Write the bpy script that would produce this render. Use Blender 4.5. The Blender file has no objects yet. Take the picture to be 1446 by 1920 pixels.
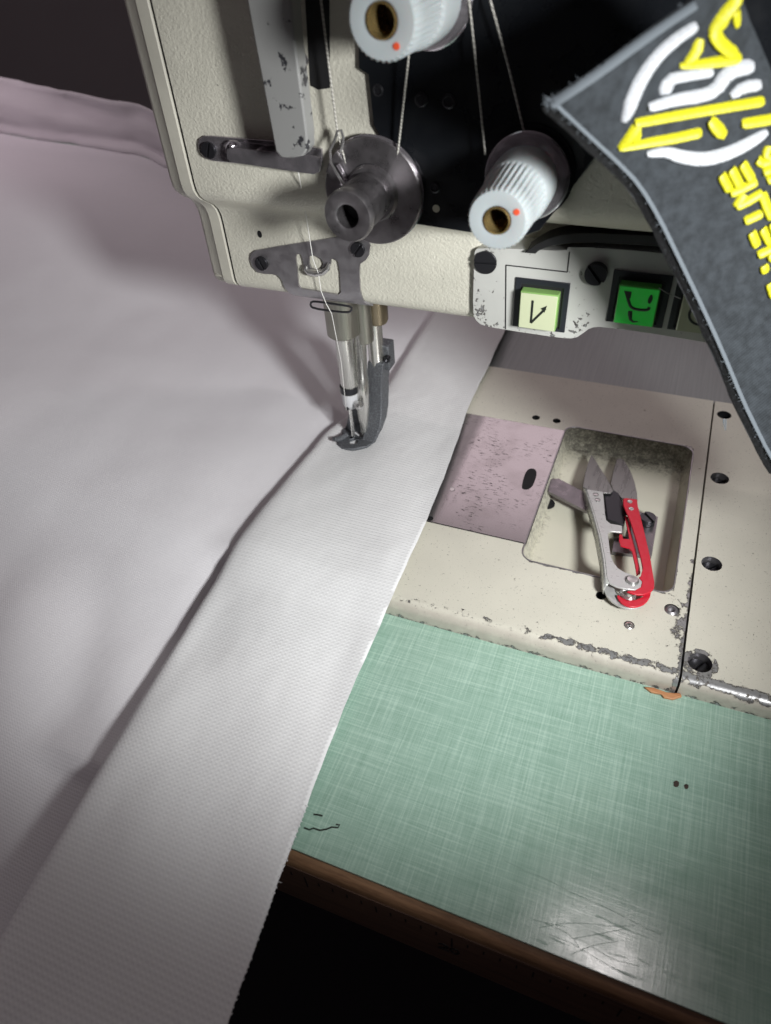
import bpy, bmesh, math, random
from mathutils import Vector, Matrix, noise as mnoise
from mathutils.geometry import tessellate_polygon
random.seed(7)
KEY, KSIZE, KAIM, AMB_LO, AMB_HI, CEIL = 6.5, 71, (-22, 14, -.5), .022, .12, 1.1
REAR, BACK = 11, .85
S = 0.01                      # all shapes below are written in centimetres
scene = bpy.context.scene
col = scene.collection
pi = math.pi

# ------------------------------------------------------------------ camera (solved from the bed casting's edges)
W, H, F = 1446, 1920, 1344.4
RX, RY, RZ = 0.81116, 0.062, 0.37908
CAM = Vector((-3.1292, -16.5879, 22.3809))
ROT = Matrix.Rotation(RZ, 3, 'Z') @ Matrix.Rotation(RY, 3, 'Y') @ Matrix.Rotation(RX, 3, 'X')
def ray(u, v): return ROT @ Vector(((u-W/2)/F, -(v-H/2)/F, -1.0))
def P(u, v, axis, val):
    """point of the plane axis = val that the photograph shows at pixel u, v"""
    d = ray(u, v); a = 'xyz'.index(axis)
    return CAM + d*((val-CAM[a])/d[a])
def PD(u, v, dep): return CAM + ray(u, v)*dep
def PP(u, v, p0, n):
    d = ray(u, v); return CAM + d*((Vector(p0)-CAM).dot(n)/d.dot(n))

cd = bpy.data.cameras.new('camera'); cam = bpy.data.objects.new('camera', cd); col.objects.link(cam)
cam.location = CAM*S; cam.rotation_euler = ROT.to_euler()
cd.sensor_fit = 'VERTICAL'; cd.sensor_height = 24.0; cd.lens = 24.0*F/H
cd.clip_start = 0.005; cd.clip_end = 50
cd.dof.use_dof = True; cd.dof.focus_distance = 0.275; cd.dof.aperture_fstop = cd.lens/2.0
scene.camera = cam

# ------------------------------------------------------------------ node helper
class N:
    def __init__(s, b, v): s.b = b; s.v = v
    def _o(s, op, o=None, c=None, clamp=False):
        n = s.b.nt.nodes.new('ShaderNodeMath'); n.operation = op; n.use_clamp = clamp
        for i, x in enumerate((s, o, c)):
            if x is None: continue
            x = x.v if isinstance(x, N) else x
            if isinstance(x, (int, float)): n.inputs[i].default_value = x
            else: s.b.nt.links.new(x, n.inputs[i])
        return N(s.b, n.outputs[0])
    def __add__(s, o): return s._o('ADD', o)
    __radd__ = __add__
    def __sub__(s, o): return s._o('SUBTRACT', o)
    def __rsub__(s, o): return N(s.b, float(o))._o('SUBTRACT', s)
    def __mul__(s, o): return s._o('MULTIPLY', o)
    __rmul__ = __mul__
    def __truediv__(s, o): return s._o('DIVIDE', o)
    def abs(s): return s._o('ABSOLUTE')
    def sin(s): return s._o('SINE')
    def pow(s, o): return s._o('POWER', o)
    def max(s, o): return s._o('MAXIMUM', o)
    def min(s, o): return s._o('MINIMUM', o)
    def sat(s): return s._o('ADD', 0.0, clamp=True)
    def step(s, lo, hi):
        """0 below lo, 1 above hi (lo may be above hi)"""
        n = s.b.nt.nodes.new('ShaderNodeMapRange'); n.interpolation_type = 'SMOOTHSTEP'
        s.b.nt.links.new(s.v, n.inputs['Value'])
        a, b_, x, y = (lo, hi, 0, 1) if lo < hi else (hi, lo, 1, 0)
        for k, q in (('From Min', a), ('From Max', b_), ('To Min', x), ('To Max', y)): n.inputs[k].default_value = q
        return N(s.b, n.outputs['Result'])

class Mat:
    def __init__(s, name, color=(.5, .5, .5), rough=.5, metal=0.0, spec=0.5):
        s.m = bpy.data.materials.new(name); s.m.use_nodes = True; s.nt = s.m.node_tree
        s.bsdf = s.nt.nodes['Principled BSDF']
        s.bsdf.inputs['Base Color'].default_value = (*color, 1)
        s.bsdf.inputs['Roughness'].default_value = rough; s.bsdf.inputs['Metallic'].default_value = metal
        s.bsdf.inputs['Specular IOR Level'].default_value = spec
        s._pos = None
    def pos(s):
        if s._pos is None:
            g = s.nt.nodes.new('ShaderNodeNewGeometry'); v = s.nt.nodes.new('ShaderNodeVectorMath'); v.operation = 'SCALE'
            v.inputs['Scale'].default_value = 1/S; s.nt.links.new(g.outputs['Position'], v.inputs[0])
            s._pos = v.outputs[0]; x = s.nt.nodes.new('ShaderNodeSeparateXYZ'); s.nt.links.new(s._pos, x.inputs[0])
            s.x, s.y, s.z = (N(s, o) for o in x.outputs)
        return s
    def uv(s):
        g = s.nt.nodes.new('ShaderNodeUVMap'); x = s.nt.nodes.new('ShaderNodeSeparateXYZ'); s.nt.links.new(g.outputs[0], x.inputs[0])
        return N(s, x.outputs[0]), N(s, x.outputs[1])
    def vec(s, x, y, z):
        n = s.nt.nodes.new('ShaderNodeCombineXYZ')
        for i, q in enumerate((x, y, z)):
            if isinstance(q, N): s.nt.links.new(q.v, n.inputs[i])
            else: n.inputs[i].default_value = q
        return n.outputs[0]
    def noise(s, scale=1.0, detail=2.0, rough=.5, vec=None, stretch=None, off=0.0):
        s.pos(); v = vec or s._pos
        if stretch: v = s.vec(s.x*stretch[0]+off, s.y*stretch[1]+off, s.z*stretch[2])
        n = s.nt.nodes.new('ShaderNodeTexNoise'); n.inputs['Scale'].default_value = scale
        n.inputs['Detail'].default_value = detail; n.inputs['Roughness'].default_value = rough
        s.nt.links.new(v, n.inputs['Vector']); return N(s, n.outputs[0])
    def voro(s, scale=1.0, vec=None):
        s.pos(); n = s.nt.nodes.new('ShaderNodeTexVoronoi'); n.inputs['Scale'].default_value = scale
        s.nt.links.new(vec or s._pos, n.inputs['Vector']); return N(s, n.outputs['Distance'])
    def mix(s, f, a, b):
        n = s.nt.nodes.new('ShaderNodeMix'); n.data_type = 'RGBA'
        for k, q in ((0, f), (6, a), (7, b)):
            if isinstance(q, N): s.nt.links.new(q.v, n.inputs[k])
            elif isinstance(q, tuple): n.inputs[k].default_value = (*q, 1)
            elif isinstance(q, (int, float)): n.inputs[k].default_value = q
            else: s.nt.links.new(q, n.inputs[k])
        return n.outputs[2]
    def set(s, key, v):
        if isinstance(v, N): v = v.v
        if isinstance(v, (int, float)): s.bsdf.inputs[key].default_value = v
        else: s.nt.links.new(v, s.bsdf.inputs[key])
        return s
    def bump(s, h, dist=0.02, strength=1.0):
        n = s.nt.nodes.new('ShaderNodeBump'); n.inputs['Distance'].default_value = dist*S; n.inputs['Strength'].default_value = strength
        s.nt.links.new(h.v, n.inputs['Height']); s.nt.links.new(n.outputs[0], s.bsdf.inputs['Normal']); return s

# ------------------------------------------------------------------ mesh helper
def V(*a): return Vector(a)
class MB:
    def __init__(s): s.v = []; s.f = []; s.uvs = None
    def add(s, vs, fs):
        k = len(s.v); s.v += [Vector(q) for q in vs]; s.f += [tuple(i+k for i in f) for f in fs]; return s
    def box(s, c, d, M=None):
        vs = [V(x*d[0]/2, y*d[1]/2, z*d[2]/2) for x in (-1, 1) for y in (-1, 1) for z in (-1, 1)]
        if M: vs = [M @ q for q in vs]
        return s.add([q+Vector(c) for q in vs], [(0,1,3,2),(4,6,7,5),(0,4,5,1),(2,3,7,6),(0,2,6,4),(1,5,7,3)])
    def frame(s, axis):
        a = Vector(axis).normalized(); t = V(0,0,1) if abs(a.z) < .9 else V(1,0,0)
        x = t.cross(a).normalized(); return x, a.cross(x), a
    def lathe(s, prof, c, axis, n=40, ribs=None, cap0=True):
        """prof: (radius, height along axis[, ribbed])"""
        x, y, a = s.frame(axis); c = Vector(c); vs = []; fs = []
        for q in prof:
            for i in range(n):
                t = 2*pi*i/n; r = q[0]
                if len(q) > 2 and q[2] and ribs: r *= 1+ribs[1]*(1 if (i*ribs[0]//n*2 + (1 if (i*ribs[0]/n) % 1 >= .5 else 0)) % 2 else 0)
                vs.append(c+a*q[1]+(x*math.cos(t)+y*math.sin(t))*r)
        for j in range(len(prof)-1):
            for i in range(n):
                k = (i+1) % n; fs.append((j*n+i, j*n+k, j*n+n+k, j*n+n+i))
        if cap0 and prof[0][0] > 1e-4: fs.append(tuple(range(n-1, -1, -1)))
        if prof[-1][0] > 1e-4: fs.append(tuple((len(prof)-1)*n+i for i in range(n)))
        return s.add(vs, fs)
    def tube(s, pts, r, n=10, closed=False, flat=None, cap=True):
        """r: number or list; flat=(normal, factor) squashes the section along a normal"""
        pts = [Vector(q) for q in pts]; m = len(pts); rs = r if isinstance(r, (list, tuple)) else [r]*m
        vs = []; fs = []; px = None
        for j, q in enumerate(pts):
            if closed: t = pts[(j+1) % m]-pts[j-1]
            else: t = pts[min(j+1, m-1)]-pts[max(j-1, 0)]
            t = t.normalized()
            if flat: x = Vector(flat[0]).cross(t)
            elif px is None: x = (V(0,0,1) if abs(t.z) < .9 else V(1,0,0)).cross(t)
            else: x = px-t*px.dot(t)
            x.normalize(); y = t.cross(x); px = x
            for i in range(n):
                a = 2*pi*i/n; vs.append(q+x*math.cos(a)*rs[j]+y*math.sin(a)*rs[j]*(flat[1] if flat else 1))
        for j in range(m if closed else m-1):
            for i in range(n):
                k = (i+1) % n; j2 = (j+1) % m; fs.append((j*n+i, j*n+k, j2*n+k, j2*n+i))
        if not closed and cap: fs += [tuple(range(n-1, -1, -1)), tuple((m-1)*n+i for i in range(n))]
        return s.add(vs, fs)
    def plate(s, outer, holes=(), front=None, back=None):
        """flat plate with holes: outlines in 2D, front(a,b) and back(a,b) give the 3D points; back None = one sheet"""
        loops = [list(outer)]+[list(h) for h in holes]
        tri = tessellate_polygon([[V(a, b, 0) for a, b in L] for L in loops])
        flat = [q for L in loops for q in L]; n = len(flat)
        vs = [front(*q) for q in flat]; fs = [tuple(t) for t in tri]
        if back:
            vs += [back(*q) for q in flat]; fs += [tuple(i+n for i in reversed(t)) for t in tri]
            k = 0
            for L in loops:
                m = len(L)
                fs += [(k+i, k+(i+1) % m, k+(i+1) % m+n, k+i+n) for i in range(m)]; k += m
        return s.add(vs, fs)
    def loft(s, rings, cap=True):
        n = len(rings[0]); vs = [q for R_ in rings for q in R_]; fs = []
        for j in range(len(rings)-1):
            for i in range(n):
                k = (i+1) % n; fs.append((j*n+i, j*n+k, j*n+n+k, j*n+n+i))
        if cap: fs += [tuple(range(n-1, -1, -1)), tuple((len(rings)-1)*n+i for i in range(n))]
        return s.add(vs, fs)
    def grid(s, pts, uv=None):
        r, c = len(pts), len(pts[0])
        s.add([q for row in pts for q in row], [(j*c+i, j*c+i+1, j*c+c+i+1, j*c+c+i) for j in range(r-1) for i in range(c-1)])
        if uv: s.uvs = [q for row in uv for q in row]
        return s

ROOTLOC = {}
def tag(o, label, cat, group=None, kind=None):
    if label: o['label'] = label
    if cat: o['category'] = cat
    if group: o['group'] = group
    if kind: o['kind'] = kind
    return o
def empty(name, loc):
    o = bpy.data.objects.new(name, None); col.objects.link(o); o.location = Vector(loc)*S; o.empty_display_size = .01
    ROOTLOC[o.name] = Vector(loc); return o
def obj(name, mb, mat, parent=None, angle=32, bevel=None, label=None, solid=None, subd=0):
    me = bpy.data.meshes.new(name)
    lo = Vector([min(q[i] for q in mb.v) for i in range(3)]); hi = Vector([max(q[i] for q in mb.v) for i in range(3)])
    c = (lo+hi)/2
    me.from_pydata([(q-c)*S for q in mb.v], [], mb.f)
    if mb.uvs:
        u = me.uv_layers.new(name='UVMap')
        for l in me.loops: u.data[l.index].uv = mb.uvs[l.vertex_index]
    bm = bmesh.new(); bm.from_mesh(me); bmesh.ops.recalc_face_normals(bm, faces=bm.faces); bm.to_mesh(me); bm.free()
    me.shade_smooth(); me.set_sharp_from_angle(angle=math.radians(angle))
    me.materials.append(mat.m if isinstance(mat, Mat) else mat)
    o = bpy.data.objects.new(name, me); col.objects.link(o)
    ROOTLOC[o.name] = c
    if parent: o.parent = parent; o.location = (c-ROOTLOC[parent.name])*S
    else: o.location = c*S
    if solid:
        m = o.modifiers.new('thickness', 'SOLIDIFY'); m.thickness = solid*S; m.offset = -1
    if bevel:
        m = o.modifiers.new('bevel', 'BEVEL'); m.width = bevel*S; m.segments = 2; m.limit_method = 'ANGLE'; m.angle_limit = math.radians(40)
        m.harden_normals = False
    if label: o['label'] = label
    return o
def rrect(x0, x1, y0, y1, r, n=6):
    out = []
    for cx, cy, a in ((x1-r, y0+r, -90), (x1-r, y1-r, 0), (x0+r, y1-r, 90), (x0+r, y0+r, 180)):
        for i in range(n+1):
            t = math.radians(a+90*i/n); out.append((cx+r*math.cos(t), cy+r*math.sin(t)))
    return out
def circ(cx, cy, r, n=24, ry=None): return [(cx+r*math.cos(2*pi*i/n), cy+(ry or r)*math.sin(2*pi*i/n)) for i in range(n)]
def smooth_poly(pts, it=2, closed=True):
    for _ in range(it):
        out = []; m = len(pts)
        for i in range(m if closed else m-1):
            a, b = Vector(pts[i]), Vector(pts[(i+1) % m]); out += [a*.75+b*.25, a*.25+b*.75]
        if not closed: out = [Vector(pts[0])]+out+[Vector(pts[-1])]
        pts = out
    return [tuple(q) for q in pts]
def offset_poly(pts, d):
    """move a closed 2D outline inwards by d"""
    m = len(pts); ar = sum(pts[i][0]*pts[(i+1) % m][1]-pts[(i+1) % m][0]*pts[i][1] for i in range(m)); sg = 1 if ar > 0 else -1
    out = []
    for i in range(m):
        a, b, c = Vector(pts[i-1]), Vector(pts[i]), Vector(pts[(i+1) % m])
        e = ((b-a).normalized()+(c-b).normalized()).normalized(); nrm = Vector((-e.y, e.x))*sg
        k = max(.5, abs(nrm.dot(Vector((-(b-a).normalized().y, (b-a).normalized().x))))); out.append(tuple(b+nrm*d/k))
    return out
def interp(tab, t):
    if t <= tab[0][0]: return tab[0][1]
    for (a, x), (b, y) in zip(tab, tab[1:]):
        if t <= b: k = (t-a)/(b-a); return x+(y-x)*k
    return tab[-1][1]
def sm(a, b, t): t = max(0, min(1, (t-a)/(b-a))); return t*t*(3-2*t)

# ------------------------------------------------------------------ materials
def cream(name, bump_d, base=(.60, .585, .50), scale=9, spots=None, chips=None, rough=.42):
    m = Mat(name, base, rough); m.pos()
    n = m.noise(scale, 3, .55); big = m.noise(.5, 3)
    c = m.mix(big.step(.3, .7), tuple(q*.93 for q in base), tuple(min(1, q*1.05) for q in base))
    hgt = n
    if spots: c = spots(m, c)
    if chips:
        mask = chips(m); rim = (mask*1.0)
        body = m.noise(6, 4)
        c = m.mix(mask.step(.47, .53), c, m.mix(mask.step(.52, .57)*body.step(.2, .5), (.07, .06, .055), (.40, .40, .405)))
        m.set('Roughness', mask.step(.5, .52)*-.10+rough); hgt = n*.25-mask.step(.45, .53)*2.2
        m.set('Metallic', mask.step(.5, .56)*.6)
    m.set('Base Color', c); m.bump(hgt, bump_d); return m
def fine_specks(m, c):
    s1 = m.noise(1, 2, .5, stretch=(7, 17, 10)); s2 = m.noise(1, 2, .5, stretch=(18, 6, 10), off=9.0); dots = m.noise(13, 2, .5)
    gate = m.noise(1.6, 2).step(.30, .60)
    f = (s1.step(.66, .73).max(s2.step(.67, .74)).max(dots.step(.72, .78)))*(gate*.55+.25)
    gr = m.noise(34, 2, .6)
    c2 = m.mix(gr.step(.25, .75), (.555, .535, .45), (.66, .64, .55)); c3 = m.mix(.55, c, c2)
    return m.mix(f, c3, (.15, .14, .12))
def head_specks(m, c):
    f = m.noise(2.4, 3, .55).step(.74, .77); return m.mix(f*.8, c, (.09, .085, .08))
M_head = cream('cream textured enamel', .032, (.62, .60, .515), 11, head_specks)
M_cover = cream('cream smooth enamel', .006, (.54, .52, .45), 9, head_specks)
def bed_chips(m):
    x, y = m.x, m.y
    nz = m.noise(2.6, 8, .66)
    front = (y-.40).abs().step(.26, .06)*(x.step(-6.2, -4.2)*.70).max(x.step(-30, -12)*.34)
    low = m.z.step(-.45, -.80)*.52
    seam = (x*-1.0).abs().step(.34, .03)*y.step(8.5, 3.0)*.85
    corner = ((x+.25).abs().step(.62, .10)*(y-2.6).abs().step(1.9, .3))*.60
    rim = ((x+3.6).abs()-2.92).abs().step(.13, .01)*((y-8.8).abs()).step(5.0, 4.6)*.62
    rim2 = ((y-8.77).abs()-4.83).abs().step(.12, .01)*((x+3.6).abs()).step(3.1, 2.8)*.60
    w = front.max(low).max(seam).max(corner).max(rim).max(rim2)
    return nz*1.0+w*.37-.20
def bed_chips_right(m):
    x, y = m.x, m.y; nz = m.noise(2.6, 8, .66)
    front = (y-.30).abs().step(.34, .08)*.80; low = m.z.step(-.45, -.8)*.5
    scr = (((x-.58)*(x-.58)+(y-1.0)*(y-1.0))._o('SQRT'))  .step(.72, .56)*.75
    return nz*1.0+front.max(scr).max(low)*.37-.20
def specks_roll_shade(m, c):
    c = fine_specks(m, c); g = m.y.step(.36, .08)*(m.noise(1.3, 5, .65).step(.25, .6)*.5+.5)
    return m.mix(g*.75, c, (.40, .36, .315))  # shade of the rounded front edge painted into the enamel, broken by noise
M_bed = cream('worn cream bed enamel', .010, (.62, .595, .515), 14, specks_roll_shade, bed_chips, .38)
M_bedr = cream('worn cream bed enamel right', .010, (.62, .595, .515), 14, specks_roll_shade, bed_chips_right, .38)
def pocket_mat():
    m = Mat('grimy cream pocket enamel', (.6, .58, .48), .45); m.pos(); x, y = m.x, m.y
    n = m.noise(3.2, 7, .72); fine = m.noise(9, 4, .7)
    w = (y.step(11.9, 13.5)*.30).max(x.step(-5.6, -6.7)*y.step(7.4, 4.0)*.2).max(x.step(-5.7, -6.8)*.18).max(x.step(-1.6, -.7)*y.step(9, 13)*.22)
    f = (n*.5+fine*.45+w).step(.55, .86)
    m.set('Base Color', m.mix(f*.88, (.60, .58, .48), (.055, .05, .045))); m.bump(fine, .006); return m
M_pocket = pocket_mat()
def panel_chips(m):
    n = m.noise(5.5, 4, .55); x, z = m.x, m.z
    left = x.step(-8.7, -9.5)*z.step(11.0, 9.4)*.20; mid = ((x+5.75).abs()).step(.9, .15)*z.step(11.4, 9.6)*.155; low = z.step(9.5, 9.15)*.12; allover = m.noise(.9, 2).step(.4, .7)*.10
    return n*.80+left.max(mid).max(low).max(allover)-.11
M_panel = cream('chipped off-white panel enamel', .004, (.50, .50, .475), 12, None, panel_chips, .4)
def steel(name, c=(.55, .53, .54), rough=.35, bump=0.0, brush=None, metal=.85):
    m = Mat(name, c, rough, metal)
    n = m.noise(1.0, 4, .6, stretch=brush) if brush else m.noise(2.5, 5, .6)
    m.set('Roughness', n.step(.25, .75)*.22+(rough-.1))
    m.set('Base Color', m.mix(n.step(.3, .7), tuple(q*.82 for q in c), c))
    if bump: m.bump(m.noise(22, 2), bump)
    return m
M_steel = steel('bright steel', (.62, .61, .60), .26)
M_bar = steel('ground steel bar', (.66, .65, .62), .22, 0, (14, 14, .3))
M_plate = steel('grey satin steel', (.40, .385, .40), .38)
M_nut = steel('knurled grey steel', (.25, .235, .245), .34, .004)
M_dark = steel('blackened steel', (.10, .10, .11), .38)
M_foot = Mat('sandblasted dark foot steel', (.12, .125, .135), .55, .55); M_foot.bump(M_foot.noise(26, 3, .7), .012)
M_foot.set('Base Color', M_foot.mix(M_foot.noise(18, 3, .7).step(.4, .7), (.10, .105, .115), (.24, .25, .27)))
M_chrome = steel('polished chrome', (.60, .56, .60), .14)
M_brass = steel('brass insert', (.70, .50, .20), .22)
M_bronze = steel('oily bronze bushing', (.30, .25, .17), .34, 0, (8, 8, .5))
M_bush = steel('oily steel bushing', (.34, .33, .29), .36, 0, (8, 8, .5))
def slide_mat():
    m = Mat('pitted slide plate steel', (.5, .45, .46), .22, .92); m.pos()
    pit = m.noise(1.0, 3, .6, stretch=(2.8, 17, 4)); gate = m.noise(.45, 3).step(.42, .62)
    f = pit.step(.60, .68)*gate
    rust = m.noise(.7, 4).step(.45, .75)
    m.set('Base Color', m.mix(f*.9, m.mix(rust*.2, (.36, .345, .345), (.31, .28, .27)), (.07, .06, .06)))
    m.set('Roughness', rust*.07+m.x.step(-10.6, -11.2)*.22+.20+f*.3); m.bump(f*-1.0, .004); return m
M_slide = slide_mat()
M_black = Mat('black gloss tension plate', (.007, .008, .010), .32, 0, .3); M_black.set('Roughness', M_black.noise(1.2, 4).step(.3, .8)*.2+.24)
M_rear = Mat('brushed grey rear plate', (.27, .29, .285), .46, .45)
M_rear.set('Base Color', M_rear.mix(M_rear.noise(1, 4, .6, stretch=(11, .25, 3)).step(.25, .75), (.25, .27, .265), (.295, .315, .31)))
M_rubber = Mat('black rubber', (.012, .012, .013), .6)
M_void = Mat('dark hole', (.006, .006, .007), .7)
M_screw = Mat('black oxide screw', (.035, .035, .04), .34, .6)
M_knob = Mat('white ribbed plastic', (.38, .41, .42), .38); M_knob.set('Subsurface Weight', .08)
M_red = Mat('orange red dot', (.62, .08, .03), .4)
def guard_mat():
    m = Mat('chipped grey guard enamel', (.42, .42, .42), .35); m.pos()
    n = m.noise(2.0, 5, .62); f = n.step(.60, .635)
    m.set('Base Color', m.mix(f, (.27, .27, .265), (.035, .035, .04))); m.bump(f*-1, .006); return m
M_guard = guard_mat()
M_lens = Mat('pale green button cap', (.56, .60, .40), .25)
M_lensside = Mat('green tinted cap side', (.24, .42, .13), .2)
M_lens2 = Mat('lit green button cap', (.03, .36, .05), .25)
M_lens2.pos(); M_lens2.set('Base Color', M_lens2.mix(M_lens2.noise(1.6, 3).step(.35, .7), (.025, .36, .045), (.06, .30, .08)))
M_lens2.bsdf.inputs['Emission Color'].default_value = (.03, .42, .05, 1); M_lens2.bsdf.inputs['Emission Strength'].default_value = .22
M_lens3 = Mat('unlit grey green cap', (.44, .47, .33), .25)
M_ink = Mat('black print', (.012, .016, .012), .5)
M_frame = Mat('dark button bezel', (.018, .02, .026), .4)
def cloth(name, base, pitch, bump_d, dark=.78):
    m = Mat(name, base, .82, 0, .25); u, v = m.uv(); k = 2*pi/pitch
    wob = m.noise(.8, 2)
    a = (u*k+wob*1.2).sin(); b = (v*k).sin(); wv = a*b
    th = m.noise(3, 3)
    cell = (wv*.26+b*.24*(m.noise(1.5, 3)*.8+.6)+.5).sat()
    m.set('Base Color', m.mix((cell*.75+th*.3).sat(), tuple(q*dark for q in base), base)); m.bump(cell+th*.3, bump_d, .9)
    m.set('Sheen Weight', .12); return m
M_band = cloth('coarse white weave', (.81, .81, .815), .17, .017, .84)
M_sheet = cloth('fine white weave', (.80, .785, .81), .11, .010, .88)
M_hem = cloth('fine white weave hem', (.74, .715, .74), .12, .006, .88)
def laminate():
    m = Mat('green linen laminate', (.3, .5, .4), .25); m.pos()
    a = m.noise(1.0, 2, .6, stretch=(.34, 13.0, 1)); b = m.noise(1.0, 2, .6, stretch=(13.0, .34, 1), off=5.0)
    a2 = m.noise(1.0, 3, .7, stretch=(.7, 34.0, 1), off=2.0); b2 = m.noise(1.0, 3, .7, stretch=(34.0, .7, 1), off=3.0)
    a3 = m.noise(1.0, 2, .5, stretch=(.3, 4.2, 1), off=7.0); b3 = m.noise(1.0, 2, .5, stretch=(4.2, .3, 1), off=8.0)
    f = ((a2.step(.34, .66)+b2.step(.34, .66))*.28+(a.step(.50, .66)+b.step(.50, .66))*.26+(a3+b3)*.30-.13).sat()
    scr = m.noise(1.0, 3, .6, stretch=(.9, 7, 1), off=20.0)
    m.set('Base Color', m.mix(f, (.20, .335, .26), (.42, .58, .49)))
    rg = m.noise(1.2, 4, .6).step(.3, .7)
    m.set('Roughness', rg*.07+.135+scr.step(.60, .68)*.10); m.bump(f*.6+scr.step(.62, .7)*-.5, .0012); return m
M_lam = laminate()
def wood(name, a, b, rough=.5):
    m = Mat(name, a, rough); n = m.noise(1.0, 5, .6, stretch=(.5, 7, 7)); f = m.noise(1.0, 3, .6, stretch=(3, 26, 26))
    m.set('Base Color', m.mix((n*.7+f*.3).step(.35, .65), a, b)); m.bump(f, .004); return m
M_wood = wood('varnished beech edge', (.16, .085, .045), (.30, .17, .09))
M_woodd = wood('stained dark front board', (.09, .05, .036), (.16, .09, .06), .55)
M_blackline = Mat('black laminate edge', (.012, .012, .014), .5)
M_floor = Mat('dark floor', (.012, .012, .016), .8); M_floor.set('Base Color', M_floor.mix(M_floor.noise(.05, 4), (.008, .008, .011), (.016, .016, .02)))
M_wall = Mat('dim grey wall', (.16, .145, .15), .9); M_wall.set('Base Color', M_wall.mix(M_wall.noise(.03, 3), (.55, .50, .52), (.68, .62, .64)))
def patch_mat():
    m = Mat('black twill', (.02, .022, .025), .85, 0, .3); u, v = m.uv()
    tw = ((u*.8+v)*(2*pi/.075)).sin()*.5+.5; n = m.noise(3.5, 4, .65); f = m.noise(26, 2)
    m.set('Base Color', m.mix((tw*.42+n.step(.25, .75)*.65-.05).sat(), (.008, .010, .012), (.036, .042, .049)))
    m.bump(tw*.6+f*.8, .006); m.set('Sheen Weight', .05); return m
M_twill = patch_mat()
M_velcro = Mat('black hook backing', (.012, .012, .014), .8)
M_velcro.set('Base Color', M_velcro.mix(M_velcro.noise(7, 4, .7).step(.55, .72), (.007, .007, .009), (.045, .05, .056))); M_velcro.bump(M_velcro.noise(9, 3, .7), .05)
M_fray = Mat('grey frayed thread', (.10, .115, .13), .85)
def embroidery(name, c):
    m = Mat(name, c, .48); m.pos()
    st = m.noise(1.0, 1, .5, stretch=(16, 16, 16)); m.bump(st, .006)
    m.set('Base Color', m.mix(st.step(.3, .7), tuple(q*.8 for q in c), c)); return m
M_yellow = embroidery('yellow embroidery thread', (.52, .49, .010)); M_white = embroidery('white embroidery thread', (.46, .475, .50))
def thread_mat(name, c, k):
    m = Mat(name, c, .5); m.pos(); w = ((m.z+m.x*.6)*k).sin()*.5+.5
    m.set('Base Color', m.mix(w, tuple(q*.55 for q in c), c)); m.bump(w, .01); return m
M_cord = thread_mat('twisted grey thread', (.55, .53, .48), 55); M_thread = Mat('white sewing thread', (.80, .79, .76), .5)
M_silver = steel('sparkly silver enamel', (.58, .58, .57), .34, .004, None, .35)
M_silverside = steel('smooth silver side', (.62, .63, .60), .25, 0, None, .4)
M_redh = Mat('red snips enamel', (.56, .016, .035), .38); M_redh.set('Roughness', M_redh.noise(6, 3).step(.3, .7)*.15+.32)
M_blade = steel('ground blade steel', (.27, .26, .255), .30, 0, (5, .6, 2), .45)
M_shim = wood('orange wooden shim', (.42, .17, .07), (.58, .30, .15))
M_lint = Mat('grey lint fibre', (.35, .36, .36), .8)

# ------------------------------------------------------------------ setting
mb = MB().add([(-400, -300, -75), (300, -300, -75), (300, 300, -75), (-400, 300, -75)], [(0, 1, 2, 3)])
tag(obj('floor', mb, M_floor), None, None, kind='structure')
mb = MB().box((-50, 125, 40), (500, 4, 230)); tag(obj('wall', mb, M_wall), None, None, kind='structure')

# ------------------------------------------------------------------ sewing table
TZ = -.8
table = tag(empty('sewing_table', (-20, -9.7, TZ)), 'sewing table with green linen pattern laminate top and brown wooden front edge', 'table')
cut = rrect(-27, 30, -.0, 18.35, .3, 3)
mb = MB().plate([(-115, -9.72), (70, -9.72), (70, 62), (-115, 62)], [cut], lambda a, b: V(a, b, TZ), lambda a, b: V(a, b, TZ-.10))
obj('laminate_top', mb, M_lam, table)
mb = MB().plate([(-115, -9.66), (70, -9.66), (70, 61.9), (-115, 61.9)], [offset_poly(cut, -.03)], lambda a, b: V(a, b, TZ-.103), lambda a, b: V(a, b, TZ-.22))
obj('black_edge_line', mb, M_blackline, table)
mb = MB().plate([(-115, -9.6), (70, -9.6), (70, 61.8), (-115, 61.8)], [offset_poly(cut, -.06)], lambda a, b: V(a, b, TZ-.223), lambda a, b: V(a, b, TZ-3.6))
obj('core_board', mb, M_woodd, table)
mb = MB()
prof = [(-9.62, -1.03), (-9.80, -1.06), (-9.93, -1.16), (-10.0, -1.32), (-10.02, -1.50), (-9.62, -1.52)]
mb.loft([[V(x, y, z) for y, z in prof] for x in (-115, 70)]); obj('wood_edge', mb, M_wood, table)
mb = MB().box((-22.5, -9.83, -3.1), (185, .42, 3.1)); fb = obj('front_board', mb, M_woodd, table)
mb = MB()
for i in range(-26, 30):
    x = -5.2+i*.5; h = .85 if i % 10 == 0 else (.5 if i % 5 == 0 else .3)
    mb.box((x, -10.043, -2.0-h/2), (.05, .006, h))
mb2 = lambda pts: mb.tube([V(-5.2+a, -10.043, -3.35+b) for a, b in pts], .035, 6)
mb2([(-.42, .36), (-.30, .46), (-.14, .42), (-.12, .28), (-.42, 0), (-.08, 0)])
mb2([(.10+.13*math.cos(t*pi/6), .23+.23*math.sin(t*pi/6)) for t in range(13)])
obj('ruler_marks', mb, Mat('worn ruler print', (.005, .005, .005), .7), table)
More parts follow.
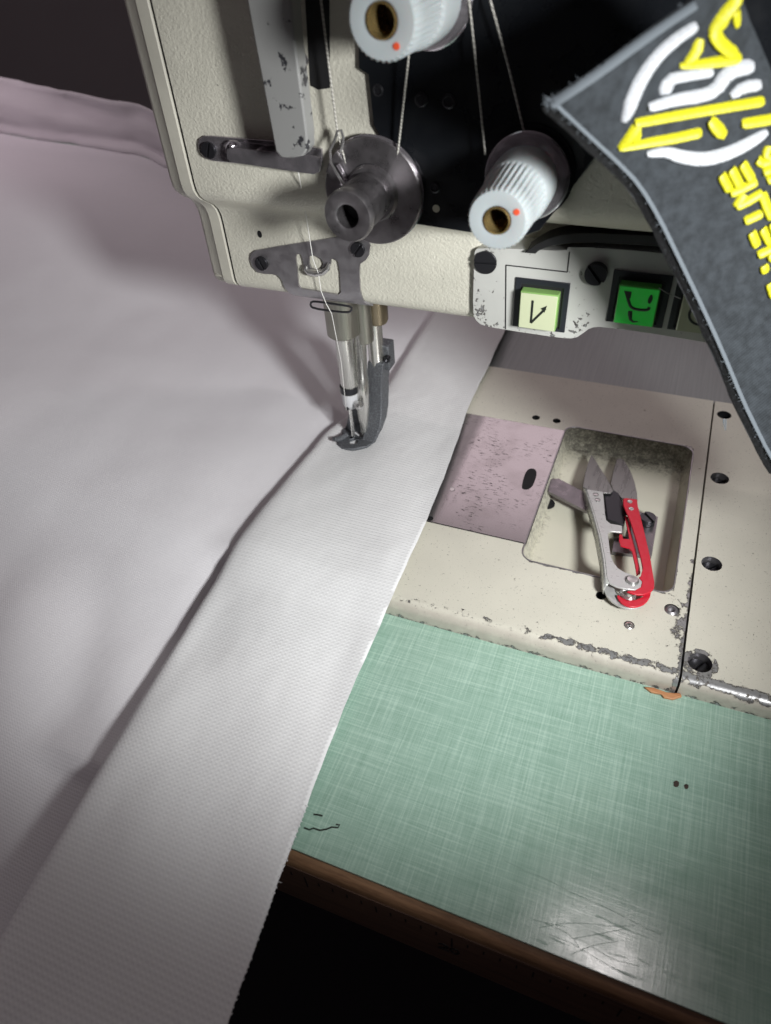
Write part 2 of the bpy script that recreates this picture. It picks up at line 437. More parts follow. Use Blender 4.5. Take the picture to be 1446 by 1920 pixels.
def tabmark(name, polys):
    m_ = MB()
    for poly in polys: m_.plate([tuple(P(u, v, 'z', TZ)[:2]) for u, v in poly], [], lambda a, b: V(a, b, TZ+.012), lambda a, b: V(a, b, TZ+.001))
    return obj(name, m_, M_burn, table)
M_burn = Mat('brown scorch', (.035, .022, .018), .7); M_burn.set('Base Color', M_burn.mix(M_burn.noise(12, 3), (.02, .012, .01), (.07, .045, .035)))
for u, v, r in ((1268, 1470, 5.5), (1287, 1475, 4.2)):
    tabmark('scorch_mark', [[(u+r*math.cos(i*pi/6)*(1+.15*math.sin(i*3)), v+1.15*r*math.sin(i*pi/6)) for i in range(12)]])
def scrib(pts, w):
    m_ = MB(); m_.tube([P(u, v, 'z', TZ)+V(0, 0, .006) for u, v in pts], w, 6, flat=((0, 0, 1), .25)); return m_
m_ = scrib([(570, 1552), (580, 1556), (588, 1553), (600, 1557), (612, 1555), (622, 1551), (634, 1552), (637, 1547), (630, 1546)], .028); m_.tube([P(u, v, 'z', TZ)+V(0, 0, .006) for u, v in [(588, 1527), (597, 1528), (605, 1530)]], .03, 6, flat=((0, 0, 1), .25))
obj('pen_scribble', m_, M_ink, table)
M_scr = Mat('fine dark scratch', (.20, .30, .245), .5)
m_ = MB()
sc = [[(945, 1613), (985, 1634), (1020, 1645), (1060, 1668), (1110, 1690), (1160, 1713), (1210, 1741), (1240, 1752)],
      [(1010, 1740), (1060, 1730), (1110, 1732), (1150, 1738), (1190, 1735)], [(1030, 1752), (1080, 1772), (1130, 1805), (1190, 1835)],
      [(1020, 1730), (1070, 1752), (1085, 1775)], [(1075, 1760), (1130, 1750), (1170, 1742)], [(1110, 1775), (1150, 1800), (1200, 1812)], [(1000, 1725), (1060, 1738)], [(1070, 1790), (1110, 1772), (1160, 1765)]]
for L in sc: m_.tube([P(u, v, 'z', TZ)+V(0, 0, .001) for u, v in smooth_poly(L, 2, False)], .008, 5, flat=((0, 0, 1), .2))
obj('scratch', m_, M_scr, table)

# ------------------------------------------------------------------ sewing machine: bed
mach = tag(empty('sewing_machine', (-8, 9, -.8)), 'cream enamelled industrial sewing machine with chipped paint, tension knobs and steel needle bar', 'sewing machine')
POC = rrect(-6.75, -.65, 3.95, 13.6, .55, 8)
SLY0, SLY1, SLX = 4.87, 13.12, -6.72
def bed_piece(name, mat, x0, x1, holes, y1=17.85):
    r = .42; m_ = MB()
    m_.plate([(x0, r), (x1, r), (x1, y1), (x0, y1)], holes, lambda a, b: V(a, b, 0))
    prof = [(r-r*math.sin(t), -r+r*math.cos(t)) for t in [i*pi/2/8 for i in range(9)]]+[(0, -3)]
    n = 40
    m_.grid([[V(x0+(x1-x0)*i/n, q[0], q[1]) for q in prof] for i in range(n+1)])
    for a, b in (((x0, y1), (x1, y1)), ((x1, r), (x1, y1)), ((x0, r), (x0, y1))):
        m_.add([(a[0], a[1], 0), (b[0], b[1], 0), (b[0], b[1], -3), (a[0], a[1], -3)], [(0, 1, 2, 3)])
    m_.add([(x1, r, 0)]+[(x1, q[0], q[1]) for q in prof], [tuple(range(len(prof)+1))])
    m_.add([(x0, r, 0)]+[(x0, q[0], q[1]) for q in prof], [tuple(range(len(prof)+1))])
    return obj(name, m_, mat, mach, 40)
def recess(name, loop, depth, mat, taper=0.0, parent=None):
    m_ = MB(); n = len(loop); inn = offset_poly(loop, taper) if taper else loop
    rings = [[V(a, b, 0) for a, b in loop], [V(a, b, -depth*.25) for a, b in offset_poly(loop, taper*.15) ] if taper else [V(a, b, -depth*.5) for a, b in loop], [V(a, b, -depth) for a, b in inn]]
    m_.loft(rings, False); m_.plate(inn, [], lambda a, b: V(a, b, -depth)); return obj(name, m_, mat, parent or mach, 50)
mb = MB().tube([V(a, b, .0) for a, b in POC], .035, 6, closed=True); obj('pocket_rim', mb, M_plate, mach)
small = [(-8.36, 13.81, .20), (-7.30, 13.84, .20), (-3.26, 3.01, .20), (-2.02, 1.91, .20), (-.61, 3.18, .28)]
rh = [(.62, 11.66, .40), (.64, 6.11, .40), (.58, 1.03, .42), (.53, 16.74, .34)]
slot_in = [(-24, SLY0), (SLX-.02, SLY0), (SLX-.02, SLY1), (-24, SLY1)]
bedholes = [offset_poly(POC, 0)]+[circ(x, y, r) for x, y, r in small]
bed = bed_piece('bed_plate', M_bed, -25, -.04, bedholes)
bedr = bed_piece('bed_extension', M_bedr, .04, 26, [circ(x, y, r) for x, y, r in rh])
recess('bobbin_pocket', POC, 1.15, M_pocket, .28)
for x, y, r in small: recess('screw_hole', circ(x, y, r), .5, M_dark)
mb = MB().box((0, 9.2, -.9), (.07, 17.2, .1)); obj('bed_seam', mb, M_rubber, mach)
mb = MB().box((0, 23.3, -.70), (54, 9.6, .24)); obj('rear_plate', mb, M_rear, mach, bevel=.04)
mb = MB().box((0, 18.1, -1.3), (50, .42, .4)); obj('rear_seal', mb, Mat('brown cork seal', (.05, .028, .02), .8), mach)
def slot_screw(name, c, axis, r, h, ang, mat, parent, w=.2, label=None):
    """slotted screw head: two half discs on a lower disc"""
    m_ = MB(); x, y, a = m_.frame(axis); c = Vector(c); w *= r
    m_.lathe([(r*.97, 0), (r*.97, h*.45)], c, axis, 28)
    for sg in (1, -1):
        t0 = math.asin(w/r); arc = [(r*math.cos(t), sg*r*math.sin(t)) for t in [t0+(pi-2*t0)*i/14 for i in range(15)]]
        ca, sa = math.cos(ang), math.sin(ang); arc = [(p*ca-q*sa, p*sa+q*ca) for p, q in arc]
        m_.plate(arc, [], lambda p, q: c+x*p+y*q+a*h, lambda p, q: c+x*p+y*q)
    return obj(name, m_, mat, parent, 30, bevel=.018)
for i, (x, y, r) in enumerate(rh):
    h = recess('screw_hole', circ(x, y, r), .55, M_plate if i < 3 else M_dark)
    if i < 3: slot_screw('bed_screw', (x, y, -.54), (0, 0, 1), r*.86, .25, (2.3, 2.4, 2.6)[i], M_screw, mach, .12)
mb = MB().lathe([(.20, 0), (.20, .3), (.15, .34), (.08, .34), (.07, .2), (0, .2)], (-2.02, 1.91, -.33), (0, 0, 1), 20); obj('grub_screw', mb, M_steel, mach)
mb = MB().lathe([(.26, 0), (.26, .3), (.17, .36), (.14, .36), (.12, .2), (0, .2)], (-.61, 3.18, -.33), (0, 0, 1), 20); obj('grub_screw', mb, M_plate, mach)
# slide plate over the pocket's left end, its finger slot cut through
slot = [tuple(P(u, v, 'z', .02)[:2]) for u, v in [(978, 915), (981, 898), (987, 883), (994, 878), (1003, 879), (1007, 886), (1004, 900), (998, 913), (990, 918), (982, 918)]]
mb = MB().plate([(-25, SLY0), (SLX, SLY0), (SLX, SLY1), (-25, SLY1)], [smooth_poly(slot, 1)] + [circ(*P(848, 917, 'z', .02)[:2], .13, 14), circ(*P(806, 972, 'z', .02)[:2], .16, 14)],
                lambda a, b: V(a, b, .02), lambda a, b: V(a, b, -.28) if a > -8 else V(a, b, .004))
obj('slide_plate', mb, M_slide, mach, 20)
mb = MB().plate([(-25, SLY0-.045), (SLX+.03, SLY0-.045), (SLX+.03, SLY1+.03), (-25, SLY1+.03)], [], lambda a, b: V(a, b, .0025)); obj('slide_gap', mb, M_void, mach)
c_ = [sum(q[i] for q in slot)/len(slot) for i in (0, 1)]
mb = MB().plate([((a-c_[0])*1.05+c_[0], (b-c_[1])*1.05+c_[1]) for a, b in slot], [], lambda a, b: V(a, b, .010), lambda a, b: V(a, b, .005)); obj('slot_bottom', mb, M_void, mach)
mb = MB().lathe([(.12, 0), (.12, .006), (0, .006)], P(848, 917, 'z', .005), (0, 0, 1), 14); obj('slide_screw', mb, M_steel, mach)
# latch hardware inside the pocket
def pk(u, v, z): return P(u, v, 'z', z)
mb = MB(); za, zb = -.42, -.55
mb.plate([(1031, 899), (1047, 897), (1100, 925), (1150, 935), (1150, 960), (1100, 958), (1028, 921)], [], lambda a, b: pk(a, b, -.42), lambda a, b: pk(a, b, -.42)+V(0, 0, -.16))
obj('latch_arm', mb, M_nut, mach, 25)
mb = MB().plate([(1131, 918), (1145, 917), (1162, 925), (1176, 962), (1170, 985), (1138, 974)], [], lambda a, b: pk(a, b, -.34), lambda a, b: pk(a, b, -.34)+V(0, 0, -.6)); obj('latch_block', mb, M_screw, mach, 25, bevel=.05)
mb = MB().plate([(1190, 958), (1234, 969), (1222, 1043), (1148, 1034), (1152, 1010), (1180, 1006)], [], lambda a, b: pk(a, b, -.9), lambda a, b: pk(a, b, -.9)+V(0, 0, -.2)); obj('latch_plate', mb, M_nut, mach, 25)
slot_screw('latch_screw', pk(1213, 979, -.88), (0, 0, 1), .34, .34, .75, M_dark, mach, .16)
mb = MB().lathe([(.36, 0), (.36, .05), (.28, .07), (0, .05)], pk(1026, 945, -1.13), (0, 0, 1), 20); obj('drain_hole', mb, M_void, mach)

# ------------------------------------------------------------------ sewing machine: head casting
YL, YU, ZB = 6.6, 5.4, 9.02
def arc2(cy, cz, r, a0, a1, n): return [(cy+r*math.cos(math.radians(a0+(a1-a0)*i/n)), cz+r*math.sin(math.radians(a0+(a1-a0)*i/n))) for i in range(n+1)]
shoulder = [(YU, 14.2), (YU, 13.75), (5.43, 13.45), (5.55, 13.2), (5.78, 12.98), (6.05, 12.8), (6.30, 12.62), (6.48, 12.4), (6.57, 12.15), (YL, 11.85)]
headprof = [(12.5, 34), (YU, 34), (YU, 20)]+shoulder+[(YL, 9.62)]+arc2(YL+.6, ZB+.6, .6, 180, 270, 8)+[(12.5, ZB)]
mb = MB(); xs = [-19.85, -19.8]+[-19.5+i*.5 for i in range(20)]+[-9.8, -9.62, -9.55]
rings = []
for x in xs:
    d = .10 if x == -19.85 else (.22 if x == -9.55 else (.06 if x == -9.62 else 0))
    pr = offset_poly(headprof, d) if d else headprof
    rings.append([V(x, y, z) for y, z in pr])
mb.loft(rings); obj('head_casting', mb, M_head, mach, 45)
armprof = [(12.5, 34), (YU, 34), (YU, 20), (YU, 14.2), (5.42, 13.9), (5.52, 13.6), (5.75, 13.35), (6.1, 13.15), (6.6, 13.0), (7.2, 12.9), (7.4, 12.6), (7.4, 10.2), (7.9, 9.7), (12.5, 9.7)]
mb = MB().loft([[V(x, y, z) for y, z in armprof] for x in (-9.545, -4, 2, 8, 14)]); obj('arm_casting', mb, M_head, mach, 45)
# column that carries the arm, right of the view
mb = MB().box((20, 9.3, 16.99), (12, 9, 34)); obj('arm_column', mb, M_head, mach, bevel=.8)
mb = MB().loft([[V(x, y, z) for y, z in offset_poly(headprof, d)] for x, d in ((-19.93, .10), (-19.86, .10))]); obj('cover_gasket', mb, M_rubber, mach)
capprof = headprof
mb = MB().loft([[V(x, y, z) for y, z in (offset_poly(capprof, d) if d else capprof)] for x, d in ((-19.94, .06), (-19.98, .01), (-20.42, .02), (-20.46, .06), (-20.82, .10), (-20.95, .16), (-21.02, .30), (-21.06, .6))])
obj('end_cover', mb, M_cover, mach, 40)
# needle lever slot (dark) in the upper face and its surround
sl = [P(u, v, 'y', YU) for u, v in [(570, -40), (618, -40), (619, 165), (597, 168), (582, 160)]]
mb = MB().plate([(q.x, q.z) for q in sl], [], lambda a, b: V(a, YU-.012, b), lambda a, b: V(a, YU+.02, b)); obj('lever_slot', mb, M_void, mach)
# small oil hole
q = P(487, 439, 'y', YL)
mb = MB().plate(circ(q.x, q.z, .10, 16, .14), [], lambda a, b: V(a, YL-.006, b), lambda a, b: V(a, YL+.01, b)); obj('oil_hole', mb, M_void, mach)
# black tension plate
bp = [P(u, v, 'y', YU-.16) for u, v in [(690, -140), (1760, -140), (1760, 160), (1420, 190), (1250, 225), (1116, 296), (1086, 335), (1050, 385), (1012, 432), (980, 444), (880, 436), (782, 421), (770, 415), (755, 380), (690, 300), (712, 255), (700, 235), (690, 140), (672, 128), (672, -60)]]
mb = MB().plate([(q.x, q.z) for q in bp], [], lambda a, b: V(a, YU-.16, b), lambda a, b: V(a, YU-.01, b)); tp = obj('tension_plate', mb, M_black, mach, 25, bevel=.03)
for u, v, r in ((709, 169, .17), (790, 187, .2), (842, 190, .2), (816, 352, .16)):
    q = P(u, v, 'y', YU-.16); mb = MB().lathe([(r, 0), (r, .04), (r*.75, .06), (r*.6, .02), (0, .02)], q+V(0, .01, 0), (0, -1, 0), 20); obj('plate_screw', mb, M_screw, tp)
q = P(818, 391, 'y', YU-.16); mb = MB().lathe([(.12, 0), (.12, .012), (0, .014)], q, (0, -1, 0), 16); obj('plate_rivet', mb, Mat('cream rivet', (.55, .52, .42), .4), tp)
# take-up lever guard
def guard_pts(y): return [P(u, v, 'y', y) for u, v in [(452, -60), (541, -60), (553, 80), (575, 250), (576, 280), (568, 293), (545, 297), (525, 294), (517, 285), (512, 260), (470, 40)]]
g = guard_pts(4.05); gp = [(q.x, q.z) for q in g]
mb = MB().plate(gp, [], lambda a, b: V(a, 4.05, b), lambda a, b: V(a, 4.62, b)); obj('lever_guard', mb, M_guard, mach, 30, bevel=.12)
for z in (19.8, 17.6):
    mb = MB().lathe([(.22, 0), (.22, .8)], (-14.9, 4.6, z), (0, 1, 0), 16); obj('guard_post', mb, M_plate, mach)
# upper thread guide bar
tgp = [P(u, v, 'y', YU-.10) for u, v in [(371, 272), (373, 261), (382, 255), (395, 255), (470, 261), (560, 268), (603, 280), (604, 300), (600, 322), (590, 326), (560, 323), (480, 310), (400, 302), (384, 296), (374, 286)]]
mb = MB().plate([(q.x, q.z) for q in tgp], [], lambda a, b: V(a, YU-.10, b), lambda a, b: V(a, YU+.01, b)); tg = obj('thread_guide', mb, M_chrome, mach, 25, bevel=.03)
slot_screw('guide_screw', P(393, 281, 'y', YU-.1), (0, -1, 0), .27, .1, 1.2, M_screw, tg, .13)
mb = MB()
fl = [P(u, v, 'y', YU-.42) for u, v in [(425, 281), (432, 277), (590, 293), (600, 296), (598, 323), (588, 327), (434, 304), (426, 298)]]
mb.plate([(q.x, q.z) for q in fl], [], lambda a, b: V(a, YU-.42, b), lambda a, b: V(a, YU-.36, b))
mb.add([fl[5], fl[6], fl[6]+V(0, .34, 0), fl[5]+V(0, .34, 0)], [(0, 1, 2, 3)])
obj('guide_flap', mb, M_chrome, tg, 25)
mb = MB().tube([P(u, v, 'y', YU-.28) for u, v in [(432, 292), (424, 284), (424, 272), (431, 265), (445, 266), (452, 272)]], .035, 8); obj('guide_loop', mb, M_chrome, tg)
for u, v in ((438, 273), (489, 283)):
    mb = MB().lathe([(.11, 0), (.10, .12), (.05, .18), (0, .19)], P(u, v, 'y', YU-.1), (0, -1, 0), 14); obj('guide_stud', mb, M_chrome, tg)
# lower thread guide plate over the needle bar
def lz(zx, zy): return (440+zx*.1936, 430+zy*.1936)
YP = YL-.09
out = [lz(*q) for q in [(150, 290), (158, 235), (200, 205), (420, 165), (985, 78), (1180, 55), (1270, 70), (1312, 150), (1300, 250), (1270, 300), (1215, 335), (1208, 400), (1215, 600), (1245, 715), (1308, 800), (1120, 780), (900, 750), (720, 722), (600, 705), (555, 680), (515, 630), (480, 560), (455, 490), (420, 450), (370, 435), (290, 432), (220, 415), (170, 360)]]
win = [lz(*q) for q in [(600, 242), (640, 240), (660, 300), (668, 345), (700, 400), (760, 428), (850, 425), (910, 390), (930, 340), (935, 290), (960, 285), (1000, 310), (1020, 420), (1030, 610), (1000, 636), (640, 572), (618, 540), (605, 380), (592, 270)]]
h2 = [lz(*q) for q in [(724, 265), (760, 250), (800, 265), (840, 290), (860, 335), (840, 375), (780, 392), (740, 378), (722, 330)]]
to2 = lambda L, y: [(q.x, q.z) for q in (P(u, v, 'y', y) for u, v in L)]
def bend(a, b, off):
    """follow the rounded lower edge of the casting"""
    zc = 9.62
    if b >= zc: return V(a, YP+off, b)
    r = .6+.09-off; t = min((zc-b)/.62, 1.25); return V(a, YL+.6-r*math.cos(t), zc-r*math.sin(t))
mb = MB().plate(to2(out, YP), [to2(win, YP), to2(h2, YP)], lambda a, b: bend(a, b, 0), lambda a, b: bend(a, b, .08)); ngp = obj('needle_thread_plate', mb, M_plate, mach, 25)
mb = MB().tube([P(*lz(*q), 'y', YP-.10) for q in [(690, 350), (690, 385), (720, 415), (790, 428), (860, 415), (905, 375), (915, 330)]], [.06, .1, .12, .13, .12, .1, .06], 10); obj('thread_lip', mb, M_steel, ngp)
for zx, zy, r, a in ((268, 325, .27, 2.0), (1200, 190, .27, .9)):
    slot_screw('plate_screw', P(*lz(zx, zy), 'y', YP), (0, -1, 0), r, .12, a, M_screw, ngp, .14)
mb = MB().tube([P(u, v-5, 'y', YP+.24) for u, v in smooth_poly([(584, 570), (582, 578), (588, 583), (620, 588), (652, 591), (659, 588), (660, 580), (640, 577), (600, 571)], 1)], .045, 8, closed=True); obj('wire_loop', mb, M_dark, ngp)
# thread take-up disc with thumb nut and check spring
DX, DZ = -12.74, 14.04
tn = MB().lathe([(1.0, 0), (1.62, .03), (1.66, .10), (1.62, .14), (.9, .17), (.82, .30), (0, .30)], (DX, 5.12, DZ), (0, -1, 0), 64); td = obj('tension_disc', tn, M_nut, mach, 30)
mb = MB().lathe([(1.2, 0), (1.66, .04), (1.68, .1), (1.63, .12), (1.2, .12)], (DX+.02, 5.24, DZ+.02), (0, -1, 0), 64); obj('rear_disc', mb, M_chrome, td, 30)
mb = MB().lathe([(.70, 0), (.72, .25), (.70, .3), (.74, .38), (.74, 1.42, 1), (.78, 1.48), (.80, 1.72), (.74, 1.84), (.44, 1.85), (.36, 1.80), (.34, .6), (0, .6)], (DX, 4.85, DZ), (0, -1, 0), 96, ribs=(48, .012)); obj('thumb_nut', mb, M_nut, td, 40)
mb = MB().lathe([(.335, 0), (.335, .02), (0, .02)], (DX, 3.75, DZ), (0, -1, 0), 24); obj('nut_bore', mb, M_void, td)
mb = MB().plate([(q.x, q.z) for q in (P(u, v, 'y', 4.97) for u, v in smooth_poly([(664, 318), (672, 309), (690, 305), (706, 309), (708, 316), (700, 321), (685, 322), (674, 327)], 1))], [], lambda a, b: V(a, 4.94, b), lambda a, b: V(a, 5.02, b)); obj('disc_slot', mb, M_screw, td)
mb = MB().tube([P(u, v, 'y', y) for u, v, y in [(648, 352, 4.5), (632, 325, 4.5), (620, 305, 4.6), (619, 282, 4.8), (628, 262, 4.9), (633, 245, 4.9), (640, 244, 4.9), (644, 258, 4.9), (642, 276, 4.9), (638, 286, 5.0)]], .045, 8); obj('check_spring', mb, M_steel, td)
mb = MB().tube([P(u, v, 'y', 4.85) for u, v in [(634, 308), (640, 318), (648, 335), (640, 345)]], .07, 8); obj('spring_stop', mb, M_chrome, td)
# white tension dials
def dial(x, z, yb, yf, r, dot):
    m_ = MB().lathe([(1.3, 0), (1.32, .08), (1.15, .1)], (x, YU-.17, z), (0, -1, 0), 56); d = obj('tension_dial', m_, M_black, mach, 30)
    L = yb-yf
    m_ = MB().lathe([(1.0, 0), (1.22, .03), (1.24, .1), (1.18, .14), (1.0, .16)], (x, yb+.25, z), (0, -1, 0), 56); obj('dial_disc', m_, M_chrome, d, 30)
    m_ = MB().lathe([(1.0, 0), (1.16, .03), (1.17, .1), (1.08, .13), (.6, .15)], (x, yb+.02, z), (0, -1, 0), 56); obj('dial_disc', m_, M_chrome, d, 30)
    m_ = MB().lathe([(r*1.17, 0), (r*1.19, L*.10), (r*1.17, L*.36), (r*1.14, L*.40), (r*1.12, L*.42), (r*1.035, L*.44, 1), (r*.99, L*.80, 1), (r*.965, L*.97, 1), (r*.93, L), (r*.52, L+.01), (r*.47, L), (r*.44, L-.04), (r*.42, L-1.6), (0, L-1.6)], (x, yb-.05, z), (0, -1, 0), 144, ribs=(36, .045))
    k = obj('dial_knob', m_, M_knob, d, 40)
    m_ = MB().lathe([(r*.44, 0), (r*.44, .03), (r*.40, .04), (r*.36, -.1), (r*.34, -1.2), (0, -1.2)], (x, yf-.06, z), (0, -1, 0), 36, cap0=False); obj('brass_insert', m_, M_brass, d, 40)
    m_ = MB().lathe([(.26, 0), (.26, .02), (.08, .03), (.07, .06), (0, .06)], (x, yf+.85, z), (0, -1, 0), 20); obj('insert_bottom', m_, Mat('dark bronze', (.06, .045, .03), .4, .5), d)
    m_ = MB().lathe([(.085, 0), (.08, .02), (.03, .022)], (x+dot[0], yf-.055, z+dot[1]), (0, -1, 0), 18); obj('red_dot', m_, M_red, d)
    return d
dial(-7.78, 14.9, 4.7, 1.7, .80, (.50, .26))
dial(-10.72, 19.22, 4.7, 1.75, .86, (.34, -.50))

# control panel with push buttons
YC = 6.4
pp = [P(u, v, 'y', YC) for u, v in [(889, 482), (890, 470), (897, 465), (980, 467), (1062, 471), (1066, 461), (1240, 473), (1446, 500), (1600, 520), (1600, 690), (1446, 663), (1310, 640), (1200, 622), (1128, 613), (1108, 614), (1092, 626), (1078, 635), (1050, 634), (950, 619), (905, 611), (893, 602), (886, 588)]]
mb = MB().plate([(q.x, q.z) for q in smooth_poly([(q.x, q.z) for q in pp], 1) and [type('o', (), {'x': a, 'z': b}) for a, b in smooth_poly([(q.x, q.z) for q in pp], 1)]], [], lambda a, b: V(a, YC, b), lambda a, b: V(a, YC+1.0, b))
cp = obj('control_panel', mb, M_panel, mach, 40, bevel=.07)
mb = MB()
for a, b in (((949, 497), (948, 617)), ((949, 497), (1064, 510)), ((1064, 510), (1068, 472))):
    mb.tube([P(*a, 'y', YC-.002), P(*b, 'y', YC-.002)], .022, 6)
obj('panel_joint', mb, M_void, cp)
slot_screw('panel_screw', P(911, 491, 'y', YC+.02), (0, -1, 0), .40, .10, .05, M_screw, cp, .08)
slot_screw('panel_screw', P(1119, 510, 'y', YC+.0), (0, -1, 0), .36, .25, -.85, M_screw, cp, .14)
gk = [(984, 474), (1004, 459), (1030, 446), (1065, 439), (1110, 437), (1180, 440), (1300, 447), (1450, 457)]; gk2 = [(1450, 478), (1300, 467), (1180, 459), (1110, 455), (1065, 456), (1030, 462), (1010, 470), (1004, 476)]
mb = MB().plate(to2(smooth_poly(gk, 1, False)+smooth_poly(gk2, 1, False), 6.2), [], lambda a, b: V(a, 6.2, b), lambda a, b: V(a, 7.0, b)); obj('arm_gasket', mb, M_rubber, mach, 30, bevel=.05)
def button(x0, x1, z0, z1, capm, sidem):
    w = x1-x0; h = z1-z0
    m_ = MB().plate([(x0, z0), (x1, z0), (x1, z1), (x0, z1)], [[(x0+.2, z0+.12), (x1-.2, z0+.12), (x1-.2, z1-.2), (x0+.2, z1-.2)]], lambda a, b: V(a, YC-.06, b), lambda a, b: V(a, YC+.01, b))
    b_ = obj('push_button', m_, M_frame, mach, 25, bevel=.02)
    m_ = MB().add([(x0+.1, YC-.006, z0+.1), (x1-.1, YC-.006, z0+.1), (x1-.1, YC-.006, z1-.1), (x0+.1, YC-.006, z1-.1)], [(0, 1, 2, 3)]); obj('button_well', m_, M_rubber, b_)
    cx0, cx1, cz0, cz1 = x0+.27, x1-.28, z0+.17, z1-.31
    m_ = MB().box(((cx0+cx1)/2, YC-.20, (cz0+cz1)/2), (cx1-cx0, .38, cz1-cz0)); obj('cap_body', m_, sidem, b_, bevel=.03)
    m_ = MB().box(((cx0+cx1)/2, YC-.41, (cz0+cz1)/2), (cx1-cx0-.06, .03, cz1-cz0-.06)); obj('cap_face', m_, capm, b_, bevel=.012)
    return b_, (cx0+cx1)/2, (cz0+cz1)/2, YC-.43
b1, bx, bz, by = button(-8.24, -6.39, 9.28, 11.11, M_lens, M_lensside)
mb = MB()
def stroke(m_, pts, w, y): m_.tube([V(a, y, b) for a, b in pts], w, 6, flat=((0, -1, 0), .25))
stroke(mb, [(bx-.20, bz+.42), (bx-.20, bz-.42)], .042, by); stroke(mb, [(bx-.20, bz-.42), (bx+.26, bz+.18)], .042, by)
mb.plate([(bx+.30, bz+.29), (bx+.10, bz+.17), (bx+.24, bz+.03)], [], lambda a, b: V(a, by-.012, b), lambda a, b: V(a, by+.004, b))
obj('arrow_symbol', mb, M_ink, b1)
b2, bx, bz, by = button(-5.07, -3.25, 9.92, 11.74, M_lens2, Mat('clear green cap side', (.10, .36, .08), .2))
mb = MB()
mb.tube([V(bx+a, by, bz+b) for a, b in smooth_poly([(-.38, .46), (-.28, .2), (-.16, -.05), (.1, -.09), (.38, -.06), (.40, .05)], 2, False)], .05, 6, flat=((0, -1, 0), .2))
mb.plate([(bx+a, bz+b) for a, b in [(-.46, .5), (-.22, .5), (-.22, .28), (-.32, .2)]], [], lambda a, b: V(a, by-.012, b), lambda a, b: V(a, by+.004, b))
mb.plate([(bx+a, bz+b) for a, b in smooth_poly([(.30, .3), (.38, .52), (.46, .38), (.42, .18), (.34, .16)], 1)], [], lambda a, b: V(a, by-.012, b), lambda a, b: V(a, by+.004, b))
mb.tube([V(bx+a, by, bz+b) for a, b in smooth_poly([(-.16, -.16), (-.13, -.3), (-.1, -.46), (.0, -.53), (.14, -.5)], 2, False)], [.06]*3+[.035]*11, 6, flat=((0, -1, 0), .2)) if False else mb.tube([V(bx+a, by, bz+b) for a, b in [(-.16, -.16), (-.14, -.3), (-.1, -.46), (.0, -.53), (.14, -.5)]], [.07, .07, .05, .035, .02], 6, flat=((0, -1, 0), .2))
obj('worn_symbol', mb, M_ink, b2)
b3, bx, bz, by = button(-3.10, -1.28, 9.92, 11.74, M_lens3, M_lens3)
mb = MB().tube([V(bx+.30*math.cos(2*pi*i/28)*1.15, by, bz+.30*math.sin(2*pi*i/28)*1.15) for i in range(28)], .04, 6, closed=True, flat=((0, -1, 0), .25))
obj('circle_symbol', mb, M_ink, b3)

# ------------------------------------------------------------------ needle bar, presser bar and foot
def lerp3(a, b, t): return Vector(a)+(Vector(b)-Vector(a))*t
NX, NY = -16.38, 8.9
mb = MB().lathe([(.74, -3), (.74, .02), (.66, .10), (.42, .12)], (NX+.03, NY, 6.42), (0, 0, -1), 40); nbush = obj('needle_bar_bushing', mb, M_bush, mach, 35)
mb = MB().lathe([(.42, -3), (.42, .3), (.36, .36), (.3, .36)], (-15.62, 9.45, 6.12), (0, 0, -1), 30); obj('inner_bar_bushing', mb, M_bush, mach, 35)
mb = MB().lathe([(.50, -3), (.50, .15), (.44, .3), (.3, .32)], (P(708, 600, 'y', 10.1).x, 10.1, 6.75), (0, 0, -1), 30); obj('presser_bar_bushing', mb, M_bronze, mach, 35)
mb = MB().lathe([(.40, 0), (.40, 3.35), (.37, 3.42), (.2, 3.42)], (NX, NY, 6.6), (0, 0, -1), 40); nb = obj('needle_bar', mb, M_bar, mach, 35)
mb = MB().lathe([(.44, 0), (.44, .32), (.40, .36), (.3, .36)], (NX-.02, NY, 3.62), (0, 0, -1), 32); obj('needle_collar', mb, M_screw, nb, 35)
mb = MB().lathe([(.34, 0), (.40, .02), (.41, .10), (.40, .62), (.32, .80), (.16, .95), (.08, 1.0)], (NX-.0, NY, 3.26), (0, 0, -1), 36); obj('needle_clamp', mb, Mat('white enamelled clamp', (.62, .62, .64), .3), nb, 35)
mb = MB().lathe([(.10, 0), (.10, .02), (0, .03)], (NX-.05, NY-.38, 2.52), (0, -1, 0), 14); obj('clamp_eye', mb, M_screw, nb)
mb = MB().lathe([(.13, 0), (.15, .25), (.21, .28), (.24, .42), (.18, .54), (0, .57)], (NX+.28, NY-.18, 2.82), (.85, -.5, 0), 24); obj('clamp_screw', mb, M_steel, nb, 35)
mb = MB().lathe([(.085, 0), (.085, .5), (.075, 1.4), (.05, 1.8), (.012, 2.1)], (NX-.05, NY-.1, 2.42), (0.03, 0, -1), 16); obj('needle', mb, M_steel, nb, 50)
mb = MB().lathe([(.29, 0), (.29, 2.7), (.33, 2.75), (.33, 3.6), (.31, 4.3), (.26, 5.0), (.17, 5.7), (.05, 6.25), (.02, 6.35)], (-15.78, 9.35, 6.7), (-.02, -.06, -1), 28); obj('inner_presser_bar', mb, M_bar, mach, 40)
mb = MB().lathe([(.37, 0), (.37, 2.8)], (P(705, 655, 'y', 10.1).x, 10.1, 7), (0, 0, -1), 30); obj('presser_bar', mb, M_bar, mach, 35)
